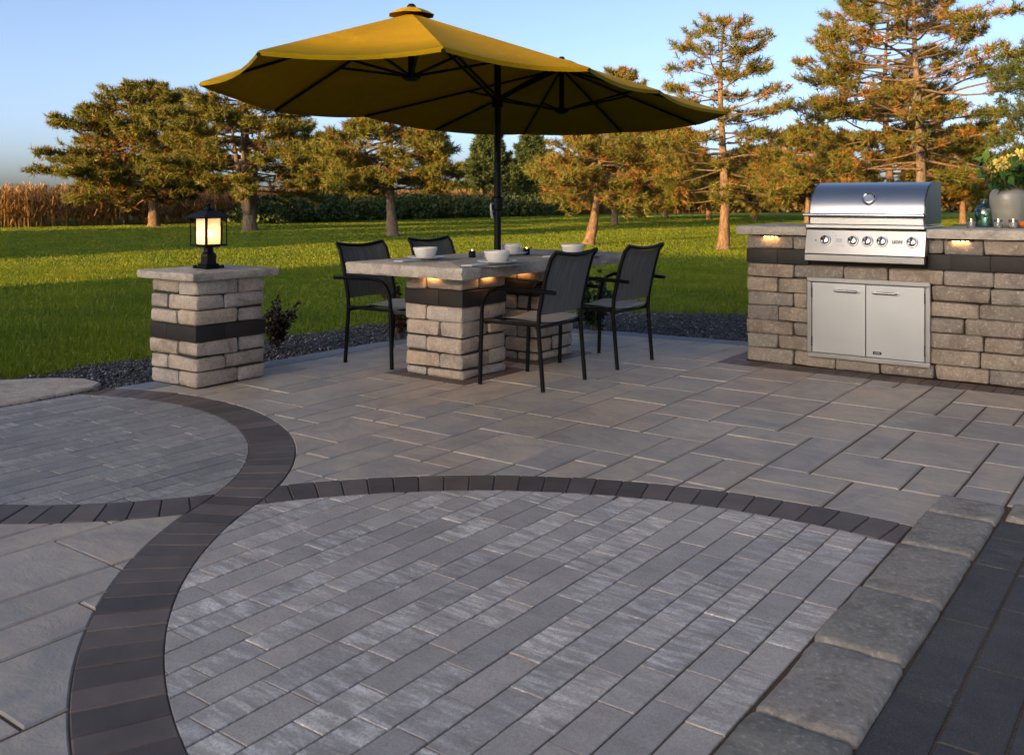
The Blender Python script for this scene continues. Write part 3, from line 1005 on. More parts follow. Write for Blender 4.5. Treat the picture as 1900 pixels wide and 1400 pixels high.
# ---------------------------------------------------------------- built-in grill
FONT = bpy.data.fonts.load('<builtin>') if False else None
def text_mesh(txt, size, depth, mat, name='lettering'):
    cu = bpy.data.curves.new(name, 'FONT')
    cu.body = txt; cu.size = size; cu.extrude = depth; cu.align_x = 'CENTER'; cu.align_y = 'CENTER'; cu.resolution_u = 2
    cu.offset = size * .012
    tmp = bpy.data.objects.new(name, cu); COL.objects.link(tmp)
    dg = bpy.context.evaluated_depsgraph_get()
    me = bpy.data.meshes.new_from_object(tmp.evaluated_get(dg))
    bpy.data.objects.remove(tmp); me.materials.clear(); me.materials.append(mat)
    return me
gr = empty('grill', (0, 0, 0))
tag(gr, 'stainless steel gas grill with closed hood set into the stone counter', 'grill')
gx0, gx1 = -2.262, -1.482
gm = (gx0 + gx1) / 2
# firebox behind the panel
MB().bbox((gm, 6.95, .885), (gx1 - gx0 - .02, .5, .23), .004).build('firebox', M['blacksteel'], gr)
# flange round the hood
MB().bbox((gm, 6.885, 1.011), (gx1 - gx0 + .016, .56, .012), .003).build('flange', M['steel'], gr)
# hood
hp = [(0, 1.03), (0, 1.06), (0, 1.105), (.006, 1.15), (.022, 1.185), (.05, 1.225), (.09, 1.263), (.14, 1.293), (.2, 1.312), (.27, 1.321), (.36, 1.322), (.45, 1.318), (.475, 1.30), (.48, 1.03)]
hy = 6.655
hb = MB()
for sgn, xx in ((-1, gx0), (1, gx1)): pass
n = len(hp)
v = [(gx0 + .006, hy + y, z) for y, z in hp] + [(gx1 - .006, hy + y, z) for y, z in hp]
hb.add(v, [[i, n + i, n + i + 1, i + 1] for i in range(n - 1)])
hood = hb.build('hood', M['steel'], gr, True)
for xx, sg in ((gx0, -1), (gx1, 1)):
    e = MB()
    t = .012
    vv = [(xx - sg * t, hy + y, z) for y, z in hp] + [(xx, hy + y, z) for y, z in hp]
    idx = list(range(n))
    e.add(vv, [idx if sg < 0 else idx[::-1], [n + i for i in idx] if sg > 0 else [n + i for i in idx][::-1]] + [[i, i + 1, n + i + 1, n + i] if sg > 0 else [i, n + i, n + i + 1, i + 1] for i in range(n - 1)])
    pl = e.build('side_panel', M['blacksteel'], hood)
hn = MB()
hn.tube([(gx0 - .02, hy - .055, 1.092), (gx1 + .005, hy - .055, 1.092)], .0125, 12)
hd = hn.build('handle', M['chrome'], hood, True)
for xx in (gx0 + .012, gx1 - .02):
    hn = MB(); hn.bbox((xx, hy - .028, 1.092), (.03, .055, .026), .005); hn.build('handle_bracket', M['steel'], hood)
MB().bbox((gm, hy - .004, 1.078), (gx1 - gx0 - .02, .006, .004), .001).build('seam', M['blacksteel'], hood)
# thermometer with ring
tl = Vector((gm + .022, hy + .03, 1.203))
Mx = Matrix.Rotation(R_(62), 4, 'X')
tb = MB(); tb.lathe([(.0, .012), (.028, .012), (.034, .010), (.043, .016), (.048, .010), (.049, 0), (.049, -.01)], sides=28)
tb.v = [tuple(tl + Mx @ Vector(p)) for p in tb.v]
th_ = tb.build('thermometer', M['chrome'], hood, True)
tb = MB(); tb.lathe([(.0, .0135), (.027, .0135), (.0275, .012)], sides=24)
tb.v = [tuple(tl + Mx @ Vector(p)) for p in tb.v]
tb.build('thermometer_dial', M['steel'], gr)
# top rail and control panel (leans out towards the bottom)
MB().bbox((gm, hy - .018, 1.012), (gx1 - gx0 + .012, .07, .026), .005).build('top_rail', M['steel'], gr)
pa, pb = Vector((0, 6.63, .985)), Vector((0, 6.585, .822))
up = (pa - pb).normalized(); nrm = Vector((0, up.z, -up.y)) * -1
if nrm.y > 0: nrm = -nrm
def panel_pt(x, t, o=0.0): 
    q = pb + (pa - pb) * t + nrm * o
    return Vector((x, q.y, q.z))
cp = MB()
v = [(gx0 - .004, pb.y, pb.z), (gx1 + .012, pb.y, pb.z), (gx1 + .012, pa.y, pa.z), (gx0 - .004, pa.y, pa.z), (gx0 - .004, 6.7, pb.z), (gx1 + .012, 6.7, pb.z), (gx1 + .012, 6.7, pa.z), (gx0 - .004, 6.7, pa.z)]
cp.add(v, [(0, 1, 2, 3), (5, 4, 7, 6), (1, 5, 6, 2), (4, 0, 3, 7), (3, 2, 6, 7), (4, 5, 1, 0)])
panel = cp.build('control_panel', M['steelh'], gr)
dp = MB(); dp.bbox((gm + .004, 6.60, .792), (gx1 - gx0 + .016, .05, .048), .005)
dt = dp.build('drip_tray', M['steelh'], gr)
# dark gaps above the panel
for a, b in ((gx0 + .03, gx0 + .15), (gx0 + .2, gx0 + .33), (gx0 + .36, gx0 + .44), (gx0 + .47, gx0 + .53), (gx0 + .60, gx0 + .74)):
    MB().bbox(((a + b) / 2, 6.625, .991), (b - a, .012, .005), .001).build('vent_slot', M['letter'], gr)
def panel_x(px, d=6.5):
    u = (px - CXP) / FPX     # column of the photo to x on the panel plane y = 6.6
    # p = d*(u R + F), p.y = 6.6
    dd = 6.6 / (u * RV[1] + FV[1])
    return dd * (u * RV[0] + FV[0])
rotP = Matrix(((1, 0, 0), (0, up.y, nrm.y), (0, up.z, nrm.z))).to_4x4()
for px in (1531, 1582, 1609, 1636, 1692):
    c = panel_pt(panel_x(px), .56, .0)
    kb = MB(); kb.lathe([(.0375, 0), (.0375, .004), (.034, .010), (.031, .010)], sides=26)
    kb.v = [tuple(c + rotP @ Vector(p)) for p in kb.v]
    bz = kb.build('knob', M['steel'], panel, True)
    kb = MB(); kb.lathe([(.031, .006), (.030, .024), (.027, .034), (.02, .037), (.0, .037)], sides=26)
    kb.v = [tuple(c + rotP @ Vector(p)) for p in kb.v]
    kb.build('knob_cap', M['chrome'], panel, True)
    kb = MB(); kb.bbox((0, 0, .04), (.012, .052, .016), .004)
    kb.v = [tuple(c + rotP @ (Matrix.Rotation(R_(-8), 3, 'Z') @ Vector(p))) for p in kb.v]
    kb.build('knob_grip', M['letter'], panel, True)
def on_panel(me, name, px, t, o, parent, mat4=None):
    ob = link(name, me, parent)
    ob.matrix_basis = Matrix.Translation(panel_pt(panel_x(px), t, o)) @ rotP
    return ob
pm = MB().bbox((0, 0, 0), (.066, .026, .002), .0008).mesh('badge', M['badge'])
on_panel(pm, 'badge', 1664, .56, .001, panel)
on_panel(text_mesh('LION', .029, .0006, M['letter']), 'lettering', 1664, .55, .0027, panel)
pm = MB().bbox((0, 0, 0), (.045, .03, .001), .0004).mesh('printed_panel', M['print']); on_panel(pm, 'printed_panel', 1556, .58, .0006, panel)
for k in range(3):
    pm = MB().bbox((0, 0, 0), (.007, .022, .0008), .0003).mesh('printed_mark', M['print']); on_panel(pm, 'printed_mark', 1549 + 7 * k, .38, .0006, panel)
pm = MB().lathe([(0, .001), (.004, .001), (.004, 0)], sides=10).mesh('red_mark', M['red']); on_panel(pm, 'red_mark', 1550, .78, .001, panel)
pm = MB().lathe([(0, .002), (.005, .002), (.006, 0)], sides=10).mesh('switch', M['letter']); on_panel(pm, 'switch', 1513, .55, .001, panel)

# ---------------------------------------------------------------- access doors
dr = empty('access_doors', (0, 0, 0))
tag(dr, 'stainless steel double door cabinet set in the counter below the grill', 'cabinet doors')
fy = CY0 - .012
fb = MB(); bw = .034
for (a, b, c, d) in ((DX0, DZ0, DX1, DZ0 + bw), (DX0, DZ1 - bw, DX1, DZ1), (DX0, DZ0 + bw, DX0 + bw, DZ1 - bw), (DX1 - bw, DZ0 + bw, DX1, DZ1 - bw)):
    fb.bbox(((a + c) / 2, fy, (b + d) / 2), (c - a + (0 if c - a > .1 else 0), .03, d - b), .005)
fb.build('frame', M['steelh'], dr)
MB().box(((DX0 + DX1) / 2, fy + .03, (DZ0 + DZ1) / 2), (DX1 - DX0 - .03, .02, DZ1 - DZ0 - .03)).build('back_panel', M['letter'], dr)
mid = (DX0 + DX1) / 2 - .005
steeld = m_steel('brushed_steel_door', (.38, .40, .43), .36, (220, 220, 2))
for k, (a, b) in enumerate(((DX0 + bw + .003, mid - .0015), (mid + .0015, DX1 - bw - .003))):
    do = MB().bbox(((a + b) / 2, fy + .0, (DZ0 + DZ1) / 2), (b - a, .02, DZ1 - DZ0 - 2 * bw - .006), .003).build('door', steeld, dr)
    hc = (a + b) / 2 + (.055 if k == 0 else -.062)
    hz = .562
    h = MB(); h.tube([(hc - .075, fy - .045, hz), (hc + .075, fy - .045, hz)], .0085, 10)
    for sx in (-.07, .07): h.tube([(hc + sx, fy - .008, hz), (hc + sx, fy - .05, hz)], .008, 10)
    h.build('door_handle', M['pull'], do, True)
    hx = a - .002 if k == 0 else b + .002
    for z in (.19, .54):
        MB().bbox((hx, fy - .012, z), (.008, .012, .07), .002).build('hinge', M['blacksteel'], do)
    if k == 1:
        bd = MB().bbox((a + .075, fy - .011, DZ0 + .07), (.056, .004, .02), .001).build('badge', M['letter'], do)
        lt = link('lettering', text_mesh('LION', .015, .0004, M['steel']), do)
        lt.location = (a + .075, fy - .0135, DZ0 + .07); lt.rotation_euler = (PI / 2, 0, 0)

# ---------------------------------------------------------------- lantern
lx, ly, lz = (PX0 + PX1) / 2, (PY0 + PY1) / 2, .737
lan = empty('post_lantern', (lx, ly, lz))
tag(lan, 'black post lantern with frosted glass, lit, on the pillar cap', 'lantern')
b = MB(); b.bbox((0, 0, .012), (.118, .118, .018), .004); b.bbox((0, 0, .028), (.10, .10, .016), .004)
for sx in (-1, 1):
    for sy in (-1, 1): b.bbox((sx * .062, sy * .062, .014), (.024, .024, .022), .006)
b.build('base', M['metal'], lan)
b = MB(); b.lathe([(.05, .03), (.05, .085), (.047, .1), (.036, .112), (.031, .125), (.031, .14), (.04, .148), (.05, .152), (0, .152)], sides=8); b.build('neck', M['metal'], lan)
zb, ztop = .155, .338
b = MB(); b.bbox((0, 0, zb + .004), (.172, .172, .012), .002); b.bbox((0, 0, zb - .004), (.11, .11, .012), .003); b.build('tray', M['metal'], lan)
hw = .058
for sx, sy in ((0, -1), (0, 1), (1, 0), (-1, 0)):
    d = (2 * hw - .012, .004, ztop - zb - .012) if sy else (.004, 2 * hw - .012, ztop - zb - .012)
    MB().bbox((sx * hw, sy * hw, (zb + ztop) / 2 + .004), d, .001).build('glass_pane', M['frost'], lan)
for sx in (-1, 1):
    for sy in (-1, 1):
        MB().bbox((sx * hw, sy * hw, (zb + ztop) / 2), (.013, .013, ztop - zb), .002).build('corner_post', M['metal'], lan)
        MB().bbox((sx * .082, sy * .082, (zb + ztop) / 2), (.007, .007, ztop - zb), .001).build('outer_rod', M['metal'], lan)
b = MB(); e = .110
b.add([(-e, -e, ztop), (e, -e, ztop), (e, e, ztop), (-e, e, ztop), (-e, -e, ztop + .008), (e, -e, ztop + .008), (e, e, ztop + .008), (-e, e, ztop + .008),
       (-.04, -.04, ztop + .050), (.04, -.04, ztop + .050), (.04, .04, ztop + .050), (-.04, .04, ztop + .050)],
      [(3, 2, 1, 0), (0, 1, 5, 4), (1, 2, 6, 5), (2, 3, 7, 6), (3, 0, 4, 7), (4, 5, 9, 8), (5, 6, 10, 9), (6, 7, 11, 10), (7, 4, 8, 11), (8, 9, 10, 11)])
b.bbox((0, 0, ztop + .056), (.056, .056, .014), .004)
rf = b.build('roof', M['metal'], lan)
b = MB(); b.lathe([(.022, 0), (.022, .012), (.012, .018), (.016, .03), (.012, .04), (0, .042)], (0, 0, ztop + .060), 12); b.build('finial', M['metal'], rf, True)
b = MB(); b.lathe([(0, -.028), (.014, -.024), (.026, -.008), (.028, .006), (.02, .022), (.008, .03), (0, .031)], (.0, 0, zb + .075), 16); b.build('bulb', M['bulb'], lan, True)
ld = bpy.data.lights.new('lantern_lamp', 'POINT'); ld.energy = .05; ld.color = (1, .66, .36); ld.shadow_soft_size = .03
lo = bpy.data.objects.new('lantern_lamp', ld); COL.objects.link(lo); lo.parent = lan; lo.location = (0, 0, zb + .075)

# ---------------------------------------------------------------- chairs
def make_chair():
    t = empty('patio_chair')
    rl = [(-.24, .25, 0), (-.222, .25, .2), (-.205, .25, .40), (-.212, .25, .5), (-.262, .25, .72), (-.298, .247, .83), (-.335, .242, .872)]
    fl = [(.24, .27, 0), (.232, .27, .25), (.225, .27, .46)]
    am = [(.225, .27, .46), (.218, .27, .52), (.195, .27, .572), (.155, .27, .608), (.1, .27, .626), (0, .27, .632), (-.2, .268, .628), (-.34, .262, .622)]
    for s in (1, -1):
        f = lambda P: [(x, s * y, z) for x, y, z in P]
        MB().tube(f(rl), .0145, 10).build('back_post', M['metal'], t, True)
        MB().tube(f(fl), .0145, 10).build('leg', M['metal'], t, True)
        MB().tube(f(am), [.0145, .0145, .015, .016, .017, .018, .018, .016], 10, flat=.8).build('armrest', M['metal'], t, True)
        MB().tube(f([(.232, .265, .415), (.1, .25, .41), (-.206, .25, .412)]), .012, 8).build('seat_rail', M['metal'], t, True)
    MB().tube([(.21, -.25, .40), (.21, .25, .40)], .011, 8).build('crossbar', M['metal'], t, True)
    MB().tube([(-.19, -.25, .395), (-.19, .25, .395)], .011, 8).build('crossbar', M['metal'], t, True)
    MB().tube([(-.335, y, .872 - .022 * math.cos(y / .242 * PI / 2)) for y in np.linspace(-.242, .242, 9)], .013, 8).build('top_bar', M['metal'], t, True)
    def seatf(u, v):
        x = -.20 + .435 * u; y = -.238 + .476 * v
        z = .43 - .018 * (1 - (2 * v - 1) ** 2) - (max(0, u - .86) / .14) ** 2 * .03 + .01 * math.sin(u * PI)
        return (x, y, z)
    sb = MB().grid(seatf, 12, 8)
    sb.grid(lambda u, v: (lambda q: (q[0], q[1], q[2] - .012))(seatf(u, 1 - v)), 12, 8)
    sb.build('seat', M['seat'], t, 'all')
    prof = [(.862, -.322), (.83, -.296), (.72, -.26), (.6, -.232), (.5, -.21), (.475, -.206)]
    def backf(u, v):
        z = .862 - .387 * v
        for (z1, x1), (z2, x2) in zip(prof, prof[1:]):
            if z <= z1 + 1e-6 and z >= z2 - 1e-6: x = x1 + (x2 - x1) * (z1 - z) / (z1 - z2)
        y = -.24 + .48 * u
        sag = (1 - (2 * u - 1) ** 2)
        return (x - .016 * sag, y, z - .026 * sag * (1 - v) ** 3)
    bb = MB().grid(backf, 10, 12)
    bb.grid(lambda u, v: (lambda q: (q[0] - .006, q[1], q[2]))(backf(1 - u, v)), 10, 12)
    bb.build('backrest', M['sling'], t, 'all')
    return t
chair = make_chair()
chair.location = (-3.55, 5.075, .001); chair.rotation_euler = (0, 0, PI + .01)
tag(chair, 'nearest black sling chair, its back to the grill, drawn up at the table', 'chair', 'sling chairs around the stone table')
copy_tree(chair, (-3.56, 6.035, .001), PI - .02, 'black sling chair with its back to the grill, second along that side of the table')
copy_tree(chair, (-4.85, 5.10, .001), .02, 'black sling chair facing the grill, on the lantern side of the table')
copy_tree(chair, (-4.98, 6.02, .001), -.03, 'black sling chair mostly hidden behind the table, only its back top showing')

# ---------------------------------------------------------------- double parasol
um = empty('double_parasol', (0, 0, 0))
tag(um, 'wide mustard yellow double parasol with black frame over the stone table', 'parasol')
UA = .478
ua = FV * math.cos(UA) + RV * math.sin(UA)          # long axis, away from the camera
un = np.array([-ua[1], ua[0]])                      # across, towards the far left
umid = FV * 6.901 + RV * -.106
UC, ZP, ZH = 1.14, 2.355, 1.957
def U(a, c, z): 
    z = z - .010 * a + .011 * c
    p = umid + ua * a + un * c
    return Vector((p[0], p[1], z))
# rim corners read off the photograph: hub side, along, across, height
ring = [(-1, -2.12, .80, 1.872), (-1, -2.84, -.30, 1.872), (-1, -2.55, -1.10, 1.872), (-1, -1.66, -1.42, 1.872), (-1, -.30, -1.34, 1.90), (1, 1.15, -1.40, 1.88),
        (1, 2.02, -.90, 1.878), (1, 2.50, -.02, 1.872), (1, 2.32, .95, 1.872), (1, 1.47, 1.46, 1.872), (1, .22, 1.36, 1.90), (-1, -.70, 1.50, 1.872)]
def RP(e, dz=0.0):
    p = umid + ua * e[1] + un * e[2]
    return Vector((p[0], p[1], e[3] + dz))
def hub(s): return U(s * UC, 0, ZP)
def panel_mesh(A0, A1, B0, B1, tri):
    """stretched cloth between two ribs; hem scallops slightly"""
    def f(u, v):
        a = A0.lerp(A1, u); b2 = B0.lerp(B1, u)
        p = a.lerp(b2, v)
        sag = 4 * u * (1 - u) * v * .022
        e = 4 * u * (1 - u) * (v ** 6) * .025
        p = p + Vector((0, 0, -sag))
        mid_ = (hub(-1) + hub(1)) / 2
        q = Vector((mid_.x - p.x, mid_.y - p.y, 0))
        if q.length > 1e-4: p += q.normalized() * e * 2.0
        return p
    m = MB().grid(f, 8, 10)
    # hem folded down
    m.grid(lambda u, v: f(u, 1.0) + Vector((0, 0, -.022 * v)), 8, 1)
    return m
for i in range(12):
    e0, e1 = ring[i], ring[(i + 1) % 12]
    panel_mesh(hub(e0[0]), hub(e1[0]), RP(e0), RP(e1), e0[0] == e1[0]).build('canopy_panel', M['canopy'], um, 'all')
for s in (-1, 1):
    H = hub(s)
    vb = MB()
    N = 8
    for k in range(N):
        a0, a1 = 2 * PI * (k + .5) / N, 2 * PI * (k + 1.5) / N
        def f(u, v, a0=a0, a1=a1):
            p0 = Vector((math.cos(a0), math.sin(a0), 0)); p1 = Vector((math.cos(a1), math.sin(a1), 0))
            q = p0.lerp(p1, u) * (.02 + .13 * v)
            return H + q + Vector((0, 0, .036 - .05 * v ** 1.6))
        vb.grid(f, 6, 5)
    vb.build('vent', M['canopy'], um, 'all')
    MB().lathe([(.0, .03), (.016, .028), (.028, .016), (.03, .0), (.02, -.02)], (H.x, H.y, H.z + .03), 12).build('finial', M['metal'], um, True)
    L_ = U(s * UC, 0, ZH)
    MB().tube([L_ - Vector((0, 0, .03)), H - Vector((0, 0, .02))], .022, 10).build('hub_post', M['metal'], um, True)
    MB().lathe([(0, -.03), (.03, -.028), (.06, -.01), (.062, .012), (.03, .025), (0, .025)], tuple(L_), 14).build('hub', M['metal'], um, True)
    for e in ring:
        if e[0] != s: continue
        E_ = RP(e, -.018)
        A_ = H - Vector((0, 0, .045))
        rb = MB().tube([A_, E_], .0105, 6).build('rib', M['metal'], um)
        MB().tube([L_, A_.lerp(E_, .48)], .0095, 6).build('strut', M['metal'], um)
P0 = U(0, 0, 0)
px_, py_ = P0.x, P0.y
MB().tube([(px_, py_, .0), (px_, py_, 2.27)], .0255, 14).build('pole', M['metal'], um, True)
MB().tube([hub(-1) - Vector((0, 0, .05)), hub(1) - Vector((0, 0, .05))], .018, 8).build('ridge_bar', M['metal'], um)
for s in (-1, 1):
    q0 = Vector((px_, py_, 1.93)); q1 = U(s * UC * .86, 0, ZP - .06)
    for off in (-.022, .022):
        d = Vector((un[0], un[1], 0)) * off
        MB().tube([q0 + d, q1 + d], .011, 8).build('arm', M['metal'], um)
MB().lathe([(.026, -.05), (.042, -.045), (.042, .045), (.026, .05)], (px_, py_, 1.92), 12).build('collar', M['metal'], um)
ck = MB(); ck.lathe([(.03, -.05), (.042, -.04), (.042, .04), (.03, .05)], (px_, py_, 1.17), 14)
cpart = ck.build('crank_box', M['metal'], um, True)
rc = Vector((-RV[0] * .8 - FV[0] * .6, -RV[1] * .8 - FV[1] * .6, 0)).normalized()
b0 = Vector((px_, py_, 1.165)) + rc * .04
MB().tube([Vector((px_, py_, 1.175)), b0 + rc * .02, b0 + rc * .022 + Vector((0, 0, -.02)), b0 + rc * .008 + Vector((0, 0, -.1))], [.008, .008, .008, .011], 8).build('crank_handle', M['steel'], cpart, True)

# ---------------------------------------------------------------- things on the table
def disc_pt(px, py, z=TZ): return ground(px, py, z)
def bowl_mesh():
    return MB().lathe([(0, .004), (.035, .002), (.05, 0), (.055, .004), (.072, .03), (.082, .06), (.084, .075), (.081, .077), (.078, .074), (.066, .035), (.045, .014), (0, .011)], sides=32).mesh('bowl', M['ceramic'], 'all')
def plate_mesh():
    return MB().lathe([(0, .003), (.06, 0), (.075, .002), (.11, .012), (.128, .02), (.13, .023), (.125, .022), (.1, .014), (.07, .008), (0, .007)], sides=36).mesh('plate', M['ceramic'], 'all')
bm_, pm_ = bowl_mesh(), plate_mesh()
seats = [(-4.40, 5.00, 'nearest the lantern pillar'), (-3.87, 5.02, 'in front of the nearest chair'), (-4.40, 6.02, 'just behind the parasol pole'), (-3.90, 6.10, 'beside the second chair near the grill')]
bp = [(789, 481, 'nearest the lantern pillar'), (922, 489, 'in front of the parasol pole'), (947, 473, 'half hidden behind the parasol pole'), (1062, 474, 'at the table end towards the grill')]
for k, (px, py, wh) in enumerate(bp):
    c = ground(px, py, TZ + .006)
    inward = 1 if c.x < -4.15 else -1
    pmw = MB().bbox((0, 0, 0), (.30, .42, .003), .001).mesh('placemat', M['mat'])
    o = link('placemat', pmw, None, (c.x, c.y, TZ + .0022), rnd.uniform(-.03, .03)); tag(o, 'grey woven placemat under the white bowl ' + wh, 'placemat', 'placemats on the table')
    o = link('plate', pm_, None, (c.x, c.y, TZ + .0042)); tag(o, 'off white round plate under the bowl ' + wh, 'plate', 'place settings on the table')
    o = link('bowl', bm_, None, (c.x, c.y, TZ + .0125)); tag(o, 'off white ceramic bowl ' + wh, 'bowl', 'place settings on the table')
    nm = MB()
    for q in range(3): nm.bbox((0, 0, .002 + q * .003), (.085 - q * .003, .19 - q * .006, .0026), .001)
    o = nm.build('napkin', M['cloth'], None, False, (c.x + .02 * inward, c.y - .20, TZ + .0042), rnd.uniform(-.1, .1)); tag(o, 'folded pale blue grey napkin beside the bowl ' + wh, 'napkin', 'napkins on the table')
for k, (px, py, wh) in enumerate(((876, 478, 'between the bowls left of the parasol pole'), (977, 473, 'just past the parasol pole towards the grill'))):
    c = ground(px, py, TZ)
    v = empty('votive_candle', (c.x, c.y, TZ + .001)); tag(v, 'small black glass votive candle ' + wh, 'candle', 'black votive candles on the table')
    MB().lathe([(0, 0), (.024, 0), (.026, .004), (.026, .05), (.023, .05), (.022, .034), (0, .034)], sides=20).build('cup', M['blackgl'], v, True)
    MB().lathe([(0, .035), (.003, .038), (.0045, .045), (.0025, .054), (0, .058)], sides=8).build('flame', M['flame'], v, True)

# ---------------------------------------------------------------- things on the counter
CZ = 1.0055
def cpt(px, d): 
    q = at(px, d); return (q.x, q.y, CZ)
vz = empty('vase', cpt(1871, 6.50)); tag(vz, 'big grey glazed stoneware vase at the counter end', 'vase')
vp = [(0, 0), (.088, 0), (.094, .006), (.102, .05), (.113, .10), (.12, .16), (.121, .2), (.115, .235), (.1, .258), (.078, .272), (.066, .278)]
vp2 = []
for i in range(len(vp) - 1):
    for q in range(4):
        t = q / 4; r_ = vp[i][0] + (vp[i + 1][0] - vp[i][0]) * t; z_ = vp[i][1] + (vp[i + 1][1] - vp[i][1]) * t
        vp2.append((r_ + (.0011 * math.sin(z_ * 330) if .02 < z_ < .24 else 0), z_))
vp2.append(vp[-1])
MB().lathe(vp2, sides=40).build('body', M['vase'], vz, 'all')
MB().lathe([(.066, .277), (.074, .281), (.076, .288), (.071, .292), (.062, .289), (.06, .26)], sides=36).build('rim', M['rim'], vz, True)
bt = empty('glass_bottle', cpt(1826, 6.56)); tag(bt, 'short blue green glass bottle in front of the vase', 'bottle')
ob_ = [(0, .0), (.056, .0), (.061, .008), (.061, .09), (.06, .12), (.05, .142), (.03, .155), (.02, .163), (.018, .178), (.024, .186), (.024, .196), (.019, .198)]
ib_ = [(.016, .196), (.015, .165), (.028, .15), (.048, .137), (.056, .118), (.057, .014), (.05, .006), (0, .006)]
MB().lathe(ob_ + ib_, sides=32).build('body', M['bluegl'], bt, 'all')
for px, d, wh in ((1802, 6.42, 'next to the grill side of the glass bottle'), (1852, 6.34, 'between the glass bottle and the vase front'), (1880, 6.30, 'farthest along the counter before the vase')):
    v = empty('tealight', cpt(px, d)); tag(v, 'white candle in a clear glass cup ' + wh, 'candle', 'white candles on the counter')
    MB().lathe([(0, .0), (.026, .0), (.028, .004), (.029, .058), (.0275, .058), (.026, .006), (0, .004)], sides=24).build('cup', M['glass'], v, 'all')
    MB().lathe([(0, .0065), (.0245, .0065), (.0258, .041), (.02, .0425), (0, .041)], sides=20).build('wax', M['wax'], v, True)
    MB().lathe([(0, .038), (.003, .042), (.0045, .049), (.0025, .058), (0, .064)], sides=8).build('flame', M['flame'], v, True)
pk = empty('gourd', cpt(1903, 6.36)); tag(pk, 'small orange gourd at the cut off end of the counter', 'gourd')
g_ = MB()
def gf(u, v):
    th = u * 2 * PI; ph = v * PI
    r = .038 * math.sin(ph) * (1 + .07 * math.cos(8 * th)); return (r * math.cos(th), r * math.sin(th), .027 - .027 * math.cos(ph))
g_.grid(gf, 40, 12); g_.build('body', M['pumpkin'], pk, 'all')
MB().tube([(0, 0, .05), (.002, .001, .062), (.007, .003, .07)], [.006, .004, .004], 7).build('stem', M['rim'], pk)

# ---------------------------------------------------------------- leaves
nr = np.random.RandomState(21)
def leaf_cloud(name, mat, pts, dirs, length, width, parent=None, tint=None, fold=.25):
    """two-quad folded leaves, one per point"""
    n = len(pts)
    d = dirs / (np.linalg.norm(dirs, axis=1, keepdims=True) + 1e-9)
    rv = nr.normal(size=(n, 3)); s = np.cross(d, rv); s /= np.linalg.norm(s, axis=1, keepdims=True) + 1e-9
    up = np.cross(s, d)
    L = length * nr.uniform(.65, 1.2, (n, 1)); Wd = width * nr.uniform(.7, 1.2, (n, 1))
    p = pts
    tip = p + d * L - up * L * .12
    midp = p + d * L * .5
    le = midp + s * Wd + up * Wd * fold; re = midp - s * Wd + up * Wd * fold
    V = np.stack([p, le, midp, re, tip], 1).reshape(-1, 3)
    base = (np.arange(n) * 5)[:, None]
    T = np.concatenate([base + [0, 2, 1], base + [1, 2, 4], base + [0, 3, 2], base + [3, 4, 2]], 0)
    tt = np.repeat(nr.uniform(0, 1, n) if tint is None else tint, 5)
    return link(name, np_mesh(name, V, T, mat, tt), parent)

M['hyd'] = m_leafy('hydrangea_leaf', [(.016, .05, .012), (.03, .085, .02), (.05, .12, .028)])
M['petal'] = m_leafy('cream_petal', [(.27, .23, .05), (.34, .31, .10), (.40, .37, .18)], .6)
hydr = empty('flower_arrangement', vz.location)
tag(hydr, 'green hydrangea branches with cream yellow blooms standing in the grey vase', 'flowers')
hp_, hd_ = [], []
stems = MB(); heads = []
for k in range(15):
    a = nr.uniform(0, 2 * PI); rad = nr.uniform(.05, .24); zz = nr.uniform(.33, .53)
    tp = Vector((rad * math.cos(a), rad * math.sin(a), zz))
    stems.tube([(0, 0, .2), (tp.x * .3, tp.y * .3, .32), tuple(tp)], [.004, .003, .002], 5)
    for q in range(9):
        t = nr.uniform(.4, 1.0)
        hp_.append([tp.x * t, tp.y * t, .26 + (zz - .26) * t]); b_ = nr.normal(size=3) * .6 + np.array([tp.x * 2.2, tp.y * 2.2, -.12]); hd_.append(b_)
stems.build('stem', M['bark'], hydr)
leaf_cloud('foliage', M['hyd'], np.array(hp_), np.array(hd_), .11, .034, hydr)
def toward(px, d, z): 
    q = at(px, d, z); return np.array([q.x - vz.location.x, q.y - vz.location.y, z - vz.location.z])
for c in (toward(1858, 6.4, 1.445), toward(1876, 6.36, 1.46), toward(1897, 6.4, 1.50), toward(1846, 6.5, 1.43)):
    n = 90
    q = nr.normal(size=(n, 3)); q /= np.linalg.norm(q, axis=1, keepdims=True)
    leaf_cloud('bloom', M['petal'], c + q * nr.uniform(.012, .036, (n, 1)), q + nr.normal(size=(n, 3)) * .6, .026, .011, hydr)

# ---------------------------------------------------------------- gravel chips
def in_poly(x, y, poly):
    ins = np.zeros(len(x), bool); n = len(poly)
    for i in range(n):
        x0, y0 = poly[i]; x1, y1 = poly[(i + 1) % n]
        c = (y0 > y) != (y1 > y)
        with np.errstate(divide='ignore', invalid='ignore'):
            ins ^= c & (x < (x1 - x0) * (y - y0) / (y1 - y0 + 1e-12) + x0)
    return ins
flag_poly = [(-6.9, 2.55), (-6.5, 3.0), (-6.27, 3.28), (-6.06, 3.40), (-5.86, 3.39), (-5.76, 3.28), (-5.72, 3.1), (-5.7, 2.85), (-5.72, 2.5), (-5.9, 2.2), (-6.5, 2.1)]
n = 90000
X = nr.uniform(-6.75, -1.5, n); Y = nr.uniform(1.5, 9.7, n)
edge_np = edge
jx = X + .05 * np.sin(Y * 7) + nr.normal(size=n) * .02
ok = in_poly(jx, Y, bed) & ~in_poly(X, Y, edge_np) & ~in_poly(X, Y, flag_poly)
ok &= ~((X > CX0 - .02) & (Y < CY1 + .02))
X, Y = X[ok][:34000], Y[ok][:34000]
n = len(X)
